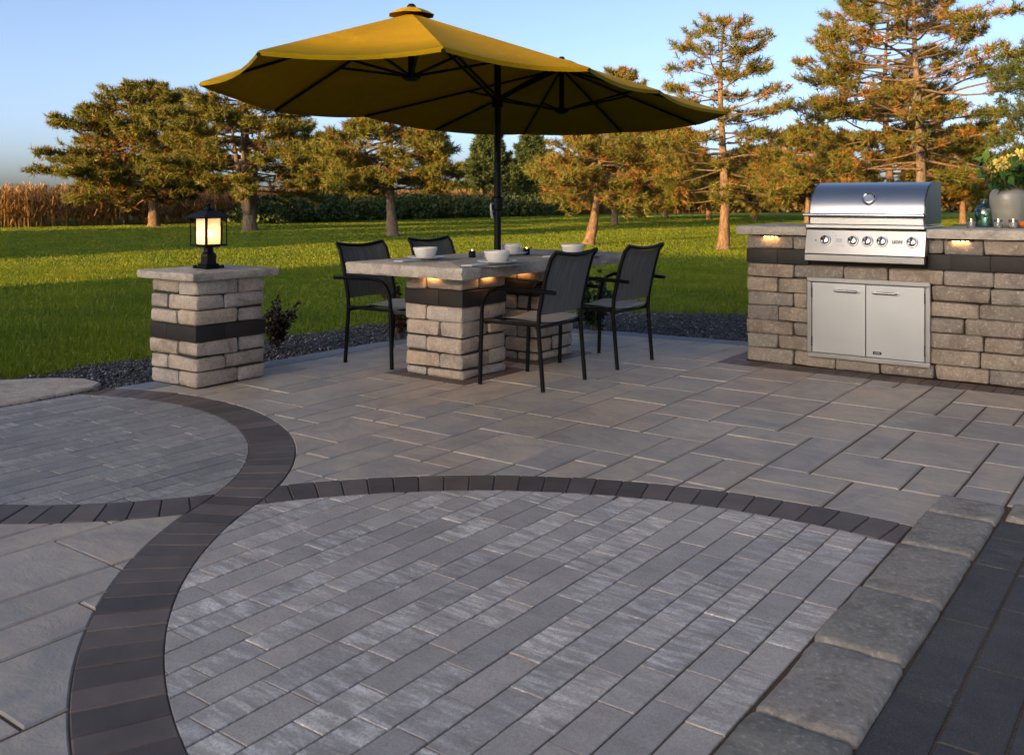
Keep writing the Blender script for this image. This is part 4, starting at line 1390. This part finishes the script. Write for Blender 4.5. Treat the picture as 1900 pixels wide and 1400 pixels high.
sz = nr.uniform(.008, .021, n)
octv = np.array([[1, 0, 0], [-.9, .1, 0], [0, .75, .1], [.1, -.7, 0], [0, 0, .55], [0, 0, -.5]])
th = nr.uniform(0, 2 * PI, n); c_, s_ = np.cos(th), np.sin(th)
ov = octv[None] * (1 + nr.uniform(-.35, .35, (n, 6, 1)))
tilt = nr.uniform(-.5, .5, (n, 1))
x_ = ov[..., 0] * c_[:, None] - ov[..., 1] * s_[:, None]; y_ = ov[..., 0] * s_[:, None] + ov[..., 1] * c_[:, None]
z_ = ov[..., 2] + tilt * ov[..., 0]
V = np.stack([X[:, None] + x_ * sz[:, None], Y[:, None] + y_ * sz[:, None], -.04 + nr.uniform(0, .022, (n, 1)) + z_ * sz[:, None]], -1).reshape(-1, 3)
of = np.array([[0, 2, 4], [2, 1, 4], [1, 3, 4], [3, 0, 4], [2, 0, 5], [1, 2, 5], [3, 1, 5], [0, 3, 5]])
T = ((np.arange(n) * 6)[:, None, None] + of[None]).reshape(-1, 3)
o = link('gravel', np_mesh('gravel', V, T, M['chips'], np.repeat(nr.uniform(0, 1, n) ** 1.3, 6)))
tag(o, 'dark stone chips filling the bed between patio and lawn', 'gravel', None, 'stuff')

# flagstone stepping slab
fm, fc = prism(flag_poly, -.06, 0, .012, M['flag'], 'stepping_stone')
o = link('stepping_stone', fm, None, (fc[0], fc[1], -.004)); tag(o, 'buff irregular flagstone lying in the dark gravel beside the pillar', 'stepping stone')

# ---------------------------------------------------------------- shrubs in the bed
def shrub(loc, h, r, n, cols, name, label, leaf=.03):
    e = empty('shrub', loc); tag(e, label, 'shrub')
    st = MB()
    P, D = [], []
    for k in range(14):
        a = nr.uniform(0, 2 * PI); rr_ = r * nr.uniform(.3, 1); hh = h * nr.uniform(.55, 1.0)
        t_ = np.array([rr_ * math.cos(a), rr_ * math.sin(a), hh])
        st.tube([(0, 0, -.03), tuple(t_ * [.35, .35, .55]), tuple(t_)], [.006, .004, .002], 5)
        for q in range(n // 14):
            t = nr.uniform(.25, 1.02)
            p = np.array([t_[0] * t ** 1.3, t_[1] * t ** 1.3, hh * t]) + nr.normal(size=3) * .015
            P.append(p); D.append(np.array([t_[0], t_[1], hh * .5]) * .8 / h + nr.normal(size=3) * .55)
    st.build('stem', M['barkd'], e)
    leaf_cloud('foliage', m_leafy(name, cols), np.array(P), np.array(D), leaf, leaf * .33, e)
sh1 = ground(505, 650); shrub((sh1.x - .12, sh1.y + .15, -.03), .40, .17, 620, [(.010, .008, .008), (.035, .015, .012), (.03, .04, .015)], 'burgundy_leaf', 'small dark burgundy shrub behind the lantern pillar', .045)
sh2 = at(742, 8.2); shrub((sh2.x, sh2.y, -.03), .62, .22, 700, [(.03, .018, .01), (.09, .04, .018), (.05, .055, .015)], 'russet_leaf', 'russet brown shrub behind the table between chair and pedestal', .045)
sh3 = at(1105, 8.6); shrub((sh3.x, sh3.y, -.03), .55, .26, 620, [(.008, .02, .008), (.015, .035, .012), (.03, .06, .02)], 'dark_green_leaf', 'dark green leafy shrub seen between the two chairs', .06)

# ---------------------------------------------------------------- lawn blades near the patio
n = 640000
dd = np.concatenate([6.5 + 11 * nr.uniform(0, 1, n // 3) ** 1.3, 15 + 60 * nr.uniform(0, 1, n - n // 3) ** 1.5])
uu = nr.uniform(-.62, .62, n)
gxx = dd * (uu * RV[0] + FV[0]); gyy = dd * (uu * RV[1] + FV[1])
jy = .035 * np.sin(gxx * 9 + gyy * 7)
lat_ = gxx * RV[0] + gyy * RV[1]
ok = ~in_poly(gxx + jy, gyy + jy, bed) & ~in_poly(gxx, gyy, edge) & ~((gxx > -5.5) & (gyy < 9.2))
ok &= ~((gxx > -6.55) & (gyy < 6.5))
ok &= dd < np.interp(lat_, [-62, -22.8, -17.5, -4, 12, 60], [19, 41, 46.5, 68.5, 83, 111])
gxx, gyy, dd = gxx[ok], gyy[ok], dd[ok]
n = len(gxx)
h = nr.uniform(.03, .062, n) * (1 + .25 * np.sin(gxx * .9) * np.sin(gyy * 1.1))
wd = .0026 + dd * .00046
th = nr.uniform(0, 2 * PI, n); ln = nr.uniform(.1, .7, n); th2 = nr.uniform(0, 2 * PI, n)
b = np.stack([gxx, gyy, np.full(n, -.064)], -1)
sx = np.stack([np.cos(th), np.sin(th), np.zeros(n)], -1) * wd[:, None]
tp = b + np.stack([np.cos(th2) * h * ln, np.sin(th2) * h * ln, h], -1)
V = np.stack([b - sx, b + sx, tp], 1).reshape(-1, 3)
T = np.arange(n * 3).reshape(-1, 3)
M['blade'] = m_leafy('grass_blade', [(.058, .098, .005), (.098, .152, .007), (.150, .188, .008), (.20, .21, .02)], .5, .5)
clump = .5 + .2 * np.sin(gxx * 2.1 + 1.3 * np.sin(gyy * 1.7)) * np.sin(gyy * 2.6) + nr.normal(size=n) * .09
o = link('grass', np_mesh('grass', V, T, M['blade'], np.repeat(np.clip(clump, 0, 1), 3)))
tag(o, 'short mown grass blades of the lawn just beyond the gravel bed', 'grass', None, 'stuff')

# ---------------------------------------------------------------- cornfield and undergrowth
def corn(rows, label, name, seed):
    r = np.random.RandomState(seed)
    P = np.concatenate(rows); n = len(P)
    h = r.uniform(1.38, 1.85, n)
    Vs, Ts, tt = [], [], []
    cnt_ = 0
    # stalks
    w = .013
    for sgn in range(2):
        d = np.stack([np.cos(r.uniform(0, 6.28, n)), np.sin(r.uniform(0, 6.28, n)), np.zeros(n)], -1) * w
        b = np.concatenate([P, np.full((n, 1), -.07)], 1); t = b.copy(); t[:, 2] = h; t[:, :2] += r.normal(size=(n, 2)) * .06
        V = np.stack([b - d, b + d, t + d * .5, t - d * .5], 1).reshape(-1, 3)
        k = (np.arange(n) * 4)[:, None]
        Ts.append(np.concatenate([k + [0, 1, 2], k + [0, 2, 3]]) + cnt_); Vs.append(V); tt.append(np.repeat(r.uniform(.3, .7, n), 4)); cnt_ += len(V)
    for lf in range(9):
        f = r.uniform(.12, .95, n); a = r.uniform(0, 6.28, n); L = r.uniform(.4, .8, n)
        c = np.stack([P[:, 0], P[:, 1], h * f], -1)
        o_ = np.stack([np.cos(a), np.sin(a), np.zeros(n)], -1); s = np.stack([-np.sin(a), np.cos(a), np.zeros(n)], -1) * .04
        up = r.uniform(.05, .3, n); dn = r.uniform(-.45, .1, n)
        m_ = c + o_ * (L * .5)[:, None]; m_[:, 2] += up
        e = c + o_ * L[:, None]; e[:, 2] += dn
        V = np.stack([c - s * .6, c + s * .6, m_ + s, m_ - s, e], 1).reshape(-1, 3)
        k = (np.arange(n) * 5)[:, None]
        Ts.append(np.concatenate([k + [0, 1, 2], k + [0, 2, 3], k + [3, 2, 4]]) + cnt_); Vs.append(V); tt.append(np.repeat(np.clip(r.normal(.45, .25, n) + (f - .6) * .3, 0, 1), 5)); cnt_ += len(V)
    for lf in range(5):   # tassel
        a = r.uniform(0, 6.28, n); q = r.uniform(.05, .16, n)
        b = np.stack([P[:, 0], P[:, 1], h - .02], -1); s = np.stack([-np.sin(a), np.cos(a), np.zeros(n)], -1) * .012
        e = b + np.stack([np.cos(a) * q, np.sin(a) * q, r.uniform(.12, .26, n)], -1)
        V = np.stack([b - s, b + s, e + s, e - s], 1).reshape(-1, 3)
        k = (np.arange(n) * 4)[:, None]
        Ts.append(np.concatenate([k + [0, 1, 2], k + [0, 2, 3]]) + cnt_); Vs.append(V); tt.append(np.repeat(r.uniform(.8, 1, n), 4)); cnt_ += len(V)
    mat = m_leafy('dry_corn_leaf', [(.05, .07, .014), (.16, .09, .026), (.28, .14, .036), (.36, .20, .06), (.44, .29, .11)], .6, .35)
    o = link(name, np_mesh(name, np.concatenate(Vs), np.concatenate(Ts), mat, np.concatenate(tt)))
    tag(o, label, 'cornfield', None, 'stuff')
line = [(-62, 20), (-22.8, 41.7), (-17.5, 47.5), (-4, 69.5), (12, 84), (60, 112)]     # lateral, depth of the field edge
rows = []
for rowi in range(16):
    for (a, b) in zip(line, line[1:]):
        L = math.dist(a, b)
        nx, ny = -(b[1] - a[1]) / L, (b[0] - a[0]) / L
        if a[0] < -50: n = int(L / .6)
        else: n = int(L / (.24 if rowi < 6 else .4))
        t = nr.uniform(0, 1, n)
        la = a[0] + (b[0] - a[0]) * t + nx * rowi * .76 + nr.normal(size=n) * .08; de = a[1] + (b[1] - a[1]) * t + ny * rowi * .76 + nr.normal(size=n) * .08
        rows.append(np.stack([la * RV[0] + de * FV[0], la * RV[1] + de * FV[1]], -1))
corn(rows, 'ripe brown cornfield standing along the far side of the lawn', 'cornfield', 3)

def mass(name, label, cat, px0, px1, d0, d1, hmin, hmax, n, cols, leaf, seed, lumps=60):
    r = np.random.RandomState(seed)
    u = r.uniform(0, 1, lumps); cpx = px0 + (px1 - px0) * u; cd = d0 + (d1 - d0) * u + r.uniform(0, 3, lumps)
    cl = (cpx - CXP) / FPX * cd; ch_ = r.uniform(hmin, hmax, lumps)
    k = r.randint(0, lumps, n)
    q = r.normal(size=(n, 3)); q /= np.linalg.norm(q, axis=1, keepdims=True); q *= r.uniform(.5, 1, (n, 1)) ** .4
    la = cl[k] + q[:, 0] * 1.5; de = cd[k] + q[:, 1] * 1.2; z = np.abs(q[:, 2]) ** .8 * ch_[k] * r.uniform(.7, 1.05, n)
    P = np.stack([la * RV[0] + de * FV[0], la * RV[1] + de * FV[1], z], -1)
    D = r.normal(size=(n, 3)) + [0, 0, .6]
    o = leaf_cloud(name, m_leafy(name + '_leaf', cols), P, D, leaf, leaf * .3, None, np.clip(r.normal(.5, .25, n), 0, 1))
    tag(o, label, cat, None, 'stuff')
mass('undergrowth', 'tall green weeds growing in front of the corn behind the table', 'undergrowth', 470, 1040, 47, 72, 1.0, 1.7, 34000, [(.015, .03, .008), (.035, .065, .015), (.06, .09, .02), (.12, .10, .03)], .26, 4, 110)
mass('undergrowth', 'brown brush filling the far edge of the lawn behind the right pines', 'undergrowth', 1060, 1960, 86, 92, 1.3, 2.9, 18000, [(.02, .018, .01), (.06, .045, .018), (.12, .075, .025), (.05, .06, .015)], .42, 5, 130)

# ---------------------------------------------------------------- pines
M['needA'] = m_needle('pine_needles', (.070, .085, .012), (.155, .14, .016), (.24, .105, .02), .21)
M['needB'] = m_needle('pine_needles_browning', (.075, .085, .012), (.14, .13, .016), (.27, .11, .022), .29)
M['needD'] = m_needle('dark_pine_needles', (.030, .050, .016), (.06, .085, .02), (.10, .055, .02), .08)
def needles(P, D, K, L, wdt, r, tint):
    """needle tufts: K narrow blades fan out round the last stretch of each twig"""
    n = len(P)
    D = D / (np.linalg.norm(D, axis=1, keepdims=True) + 1e-9)
    a = r.normal(size=(n, K, 3)); a /= np.linalg.norm(a, axis=2, keepdims=True)
    d = a * .9 + D[:, None] * r.uniform(.25, 1.0, (n, K, 1)); d /= np.linalg.norm(d, axis=2, keepdims=True)
    b = P[:, None] + D[:, None] * r.uniform(-1.0, .25, (n, K, 1)) * L[:, None, None]
    s = np.cross(d, r.normal(size=(n, K, 3))); s /= np.linalg.norm(s, axis=2, keepdims=True) + 1e-9
    s *= wdt
    ln = L[:, None, None] * r.uniform(.6, 1.0, (n, K, 1))
    V = np.stack([b - s, b + s, b + d * ln], 2).reshape(-1, 3)
    T = np.arange(n * K * 3).reshape(-1, 3)
    return V, T, np.repeat(tint, K * 3)

def pine(label, px, d, top_py, base_py, lpx, rpx, cb_py, ntuft, seed, mat='needA', bark='bark', shape='round', lean=0.0, r0=.16, tuft=.24, K=12, fork=0, up=.35, group='pines across the lawn', name='pine_tree', leanpath=None, bare=.0, low=0.0, dens=1.2, fluff=1.0):
    """pine placed at column px and depth d; heights and spreads given as rows and columns of the photograph"""
    r = np.random.RandomState(seed)
    zc = lambda py: CAMH + (YHP - py) * d / FPX
    base = at(px, d); Ht = zc(top_py); zb = zc(cb_py)
    Lx = (px - lpx) * d / FPX; Rx = (rpx - px) * d / FPX
    root = empty(name, (base.x, base.y, -.06)); tag(root, label, 'pine tree', group)
    RVv = Vector((RV[0], RV[1], 0)); FVv = Vector((FV[0], FV[1], 0))
    def axis(z, k=0):
        t = z / Ht
        o = lean * (t ** .8) * Ht
        w = .035 * Ht * math.sin(t * 5 + seed) * t * .6
        return RVv * (o + w) + FVv * (.02 * Ht * math.sin(t * 4 + 2 * seed)) + Vector((0, 0, z))
    tb = MB()
    zsn = [0, .06, .2, .45] + list(np.linspace(.7, Ht * .985, 26))
    rad = [r0 * 1.55, r0 * 1.22, r0 * 1.05, r0 * 1.0] + [max(.015, r0 * (1 - (z / Ht)) ** .8) for z in zsn[4:]]
    rad = [q * r.uniform(.95, 1.05) for q in rad]
    tb.tube([tuple(axis(z)) for z in zsn], rad, 14)
    tb.v = [(x + r.normal() * .035 * r0, y + r.normal() * .035 * r0, z) for x, y, z in tb.v]
    for f in range(fork):   # extra stems
        a = r.uniform(0, 6.28); sp = r.uniform(.12, .2) * Ht
        off = lambda z, a=a, sp=sp: axis(z) + (RVv * math.cos(a) + FVv * math.sin(a)) * sp * min(1, (z / Ht) * 1.3)
        tb.tube([tuple(off(z) if z > .5 else axis(z)) for z in np.linspace(.35, Ht * .8, 8)], [max(.02, r0 * .7 * (1 - q / 8)) for q in range(8)], 7)
    P, D, IN = [], [], []
    zb0 = zb
    nb = int((34 + 9 * (Ht - zb)) * dens)
    br = MB()
    for k in range(nb):
        f = (k + r.uniform(-.4, .4)) / nb
        f = min(max(f, 0), 1)
        z = zb0 + (Ht * .985 - zb0) * f
        a = k * 2.399 + r.uniform(-.4, .4)
        ca, sa = math.cos(a), math.sin(a)
        ext = (Rx if ca > 0 else Lx) * abs(ca) + (.5 * (Lx + Rx)) * abs(sa)
        if shape == 'round': pr = (1 - max(0, (f - .22) / .78) ** 2.1) ** .62 * (.72 + .28 * min(1, f / .22))
        elif shape == 'cone': pr = (1 - f) ** .75 * .96 + .05
        elif shape == 'tall': pr = (.30 + .70 * math.sin(min(1, max(0, .20 + .80 * (1 - f))) * PI * .62)) * (1 - max(0, (f - .8) / .2) ** 2 * .7) * r.uniform(.65, 1.05)
        else: pr = 1
        Lb = max(.12, ext * pr * r.uniform(.72, 1.06))
        o = axis(z)
        hd = (RVv * ca + FVv * sa)
        slope = (up * 1.6 * f - .10 + r.uniform(-.2, .22) - low * (1 - f))
        dome = zb0 + (Ht - zb0) * math.sqrt(max(.02, 1 - .93 * min(1, Lb / (ext + .01)) ** 2))
        slope = min(slope, max(-.45, (dome - z) / Lb - .22 * up + r.uniform(-.12, .06)))
        pts = []
        for q in range(6):
            t = q / 5
            zz = slope * Lb * t + .22 * up * Lb * t * t
            side_ = Vector((-hd.y, hd.x, 0)) * math.sin(t * 3 + k) * .09 * Lb + Vector((0, 0, math.sin(t * 5 + k * 1.7) * .035 * Lb))
            pts.append(o + hd * Lb * t + side_ + Vector((0, 0, zz)))
        rb = max(.008, min(r0 * .30, .0125 * Lb + .005))
        br.tube([tuple(p) for p in pts], [rb * (1 - .8 * q / 5) for q in range(6)], 5, cap=False)
        nt = max(3, int(Lb / .25 * dens ** .5))
        for q in range(nt):
            t = 1 - (q / nt) * (.80 - bare * r.uniform(.3, 1)) * r.uniform(.8, 1.05)
            i_ = min(4, int(t * 5)); p = pts[i_].lerp(pts[i_ + 1], t * 5 - i_)
            sg = 1 if q % 2 else -1
            tl = (.18 + .34 * Lb * (1.08 - t)) * r.uniform(.6, 1.2)
            dr_ = hd * .55 + Vector((-hd.y, hd.x, 0)) * sg * r.uniform(.4, 1.1) + Vector((0, 0, r.uniform(-.05, .55)))
            dr_.normalize()
            e = p + dr_ * tl
            br.tube([tuple(p), tuple(e)], [rb * .4, rb * .15 + .003], 3, cap=False)
            P.append(e); D.append(dr_ + Vector((0, 0, .6))); IN.append(t)
            sd_ = Vector((-dr_.y, dr_.x, 0))
            for s_ in range(3 if tl > .22 else 2):
                g_ = r.uniform(-1, 1)
                q_ = p.lerp(e, r.uniform(.35, .9)) + sd_ * g_ * tl * .45 + Vector((0, 0, r.uniform(-.04, .10)))
                P.append(q_); D.append(dr_ + sd_ * g_ + Vector((0, 0, r.uniform(.2, .9)))); IN.append(t - .1)
        for s_ in range(2):
            P.append(pts[-1] + Vector(r.normal(size=3)) * .06); D.append(hd * .6 + Vector((0, 0, .8))); IN.append(1)
    for s_ in range(10): P.append(axis(Ht * r.uniform(.9, 1.0))); D.append(Vector((r.normal() * .3, r.normal() * .3, 1))); IN.append(1)
    P = np.array([tuple(p) for p in P]); D = np.array([tuple(p) for p in D]); IN = np.array(IN)
    if len(P) > ntuft:
        s = r.permutation(len(P))[:ntuft]; P, D, IN = P[s], D[s], IN[s]
    elif False:
        s = r.randint(0, len(P), ntuft - len(P)); P = np.concatenate([P, P[s] + r.normal(size=(len(s), 3)) * tuft * .55]); D = np.concatenate([D, D[s]]); IN = np.concatenate([IN, IN[s]])
    n = len(P)
    tint = np.clip(r.beta(2.2, 1.7, n) * .75 + (IN - .55) * .45 + r.normal(size=n) * .08, 0, 1)
    V, T, A = needles(P, D, int(K * 1.75), np.full(n, tuft * .92 * fluff) * r.uniform(.75, 1.2, n), tuft * .05 * max(1, d / 36), r, tint)
    
    tb.build('trunk', M[bark], root, 'all')
    br.build('branches', M['limb'], root, 'all')
    link('crown', np_mesh('crown', V, T, M[mat], A), root)
    return root

pine('broad rounded pine with a sunlit orange trunk, nearest the left corn', 283, 43.0, 152, 418, 112, 372, 372, 7540, 1, 'needA', 'bark', 'round', 0, .24, .30, 13, 0, .45, dens=1.4)
pine('many stemmed grey trunked pine rising behind the lantern', 465, 38.0, 150, 425, 322, 592, 352, 6960, 2, 'needA', 'barkd', 'round', -.03, .27, .28, 12, 3, .35, dens=1.4, bare=.3)
pine('small dark pine half hidden between two larger ones at the corn edge', 596, 58.0, 248, 405, 556, 640, 366, 1885, 3, 'needA', 'barkd', 'round', 0, .2, .36, 12, 1, .4, dens=1.6)
pine('open crowned pine with dark trunk behind the parasol canopy edge', 728, 32.2, 205, 435, 592, 842, 350, 4785, 4, 'needA', 'barkd', 'round', -.03, .19, .25, 12, 0, .2, dens=1.6, bare=.25)
pine('conical dark green pine seen left of the parasol pole', 907, 75.0, 240, 398, 848, 962, 386, 3480, 5, 'needD', 'bark', 'cone', 0, .22, .45, 12, 0, .5, dens=1.6)
pine('conical dark green pine seen right of the parasol pole', 988, 75.0, 244, 398, 936, 1042, 386, 3480, 6, 'needD', 'bark', 'cone', 0, .22, .45, 12, 0, .5, dens=1.6)
pine('golden pine leaning strongly over the lawn under the parasol', 1092, 26.0, 238, 450, 985, 1230, 352, 6090, 7, 'needB', 'bark', 'round', .15, .14, .21, 12, 0, .1, dens=1.25, low=.12)
pine('tall open pine with a bare sunlit trunk left of the grill', 1342, 23.2, 24, 460, 1228, 1472, 372, 5220, 8, 'needB', 'bark', 'tall', .0, .135, .20, 13, 0, .25, dens=1.0, bare=.35, low=.1)
pine('slim pine whose tip shows just above the parasol', 1140, 46.0, 124, 405, 1060, 1225, 372, 3190, 9, 'needB', 'bark', 'tall', 0, .16, .3, 12, 0, .3, dens=1.6)
pine('bushy green gold pine right behind the leaning one', 1236, 62.0, 222, 396, 1168, 1306, 384, 3480, 10, 'needB', 'bark', 'round', 0, .16, .38, 12, 0, .4, dens=1.6)
pine('low golden pine with curved trunk left of the tall open pine', 1316, 58.0, 292, 397, 1232, 1396, 374, 2465, 11, 'needB', 'bark', 'round', -.05, .16, .36, 12, 0, .2, dens=1.6)
pine('low golden pine just right of the tall open pine', 1400, 56.0, 270, 398, 1322, 1478, 374, 2755, 12, 'needB', 'bark', 'round', 0, .15, .34, 12, 0, .25, dens=1.6)
pine('golden pine standing left behind the grill hood', 1500, 50.0, 232, 396, 1408, 1600, 366, 3770, 13, 'needB', 'bark', 'round', 0, .17, .32, 12, 0, .25, dens=1.6)
pine('large tall pine rising out of the picture above the grill', 1706, 24.0, -95, 460, 1512, 1892, 322, 8990, 14, 'needB', 'barkd', 'tall', -.01, .15, .21, 13, 0, .3, dens=.95, bare=.4)
pine('straight trunked pine behind the tall one above the grill hood', 1652, 29.0, -35, 445, 1490, 1790, 318, 5220, 15, 'needB', 'bark', 'tall', -.01, .14, .22, 12, 0, .25, dens=.85, bare=.35)
pine('thin pine with a pale trunk close beside the straight trunked one', 1679, 34.0, 150, 430, 1590, 1770, 330, 2175, 16, 'needB', 'bark', 'tall', 0, .11, .25, 12, 0, .3, bare=.3)
pine('dark pine at the right rim of the picture above the flowers', 1950, 21.0, 60, 470, 1842, 2060, 290, 2200, 17, 'needD', 'barkd', 'tall', 0, .14, .19, 13, 0, .25)
pine('golden brown pine seen between grill and flowers', 1785, 48.0, 235, 398, 1700, 1880, 374, 3335, 18, 'needB', 'bark', 'round', 0, .16, .32, 12, 0, .25, dens=1.6)

# ---------------------------------------------------------------- house behind the camera and the trees beside it (they cast the long evening shade)
HB = -17.0      # back wall of the house
hs = empty('house', (0, 0, 0)); tag(hs, 'low pale house standing behind the patio', 'house')
MB().box((-3.3, HB - 4.2, 1.3), (23.2, 8.4, 2.8)).build('wall', M['siding'], hs)
rb = MB(); x0, x1, ya, yb, ze, zr_ = -15.25, 8.7, HB - 8.8, HB + .6, 2.6, 4.9
rb.add([(x0, ya, ze), (x1, ya, ze), (x1, yb, ze), (x0, yb, ze), (x0, HB - 4.1, zr_), (x1, HB - 4.1, zr_), (x0, ya, ze - .12), (x1, ya, ze - .12), (x1, yb, ze - .12), (x0, yb, ze - .12)],
       [(0, 1, 5, 4), (2, 3, 4, 5), (1, 2, 5), (3, 0, 4), (6, 9, 8, 7), (0, 6, 7, 1), (1, 7, 8, 2), (2, 8, 9, 3), (3, 9, 6, 0)])
rb.build('roof', M['roof'], hs)
for xx in (-12, -8.5, -4.5, 1.5, 5):
    w = MB().bbox((xx, HB + .01, 1.45), (1.4, .06, 1.3), .01).build('window', M['wood'], hs)
    MB().box((xx, HB + .045, 1.45), (1.2, .02, 1.1)).build('pane', M['pane'], w)

def shade_tree(w, al, top, wid, seed, label):
    """tall pine far behind the camera; w across the sunbeam, al along it"""
    lat_dep = np.array([math.cos(R_(40)), math.sin(R_(40))]) * w, np.array([math.sin(R_(40)), math.cos(R_(40))])
    la = w * math.cos(R_(40)) + al * math.sin(R_(40)); de = -w * math.sin(R_(40)) + al * math.cos(R_(40))
    r = np.random.RandomState(seed)
    p = la * RV + de * FV
    root = empty('pine_tree', (p[0], p[1], -.06)); tag(root, label, 'pine tree', 'pines behind the house')
    MB().tube([(0, 0, 0), (.1, 0, top * .5), (0, .1, top * .95)], [.28, .2, .05], 8).build('trunk', M['bark'], root)
    n = 3600
    z = top * (.06 + .88 * r.uniform(0, 1, n) ** .9); a = r.uniform(0, 2 * PI, n)
    q = wid * (1 - (z / top) ** 3) ** .6 * np.sqrt(r.uniform(.02, 1, n)) * (.75 + .25 * np.sin(a * 3 + seed) * np.sin(z * 1.3))
    P = np.stack([q * np.cos(a), q * np.sin(a), z], -1); D = np.stack([np.cos(a), np.sin(a), np.full(n, .5)], -1)
    V, T, A = needles(P, D, 10, np.full(n, .8), .16, r, np.clip(r.normal(.5, .2, n), 0, 1))
    link('crown', np_mesh('crown', V, T, M['needD'], A), root)
for k, (w, al, top, wid) in enumerate(((-23.5, -20, 6.6, 3.3), (-28.5, -24, 7.2, 3.6), (-33.8, -21, 7.0, 3.3), (-37.2, -26, 6.8, 2.4), (-48.5, -22, 9.0, 3.0), (-53, -26, 10.5, 4.0), (-59, -22, 11, 4.0))):
    shade_tree(w, al, top, wid, 40 + k, 'tall dark pine behind the house, ' + ('first', 'second', 'third', 'fourth', 'fifth', 'sixth', 'seventh')[k] + ' along the row from the house')
print('slabs', nslab, 'crown tris', sum(len(o.data.polygons) for o in bpy.data.objects if o.name.startswith('crown'))); print('slabs', nslab, 'front pavers', n1, 'left pavers', n2, 'tris', sum(len(m.polygons) for m in bpy.data.meshes))
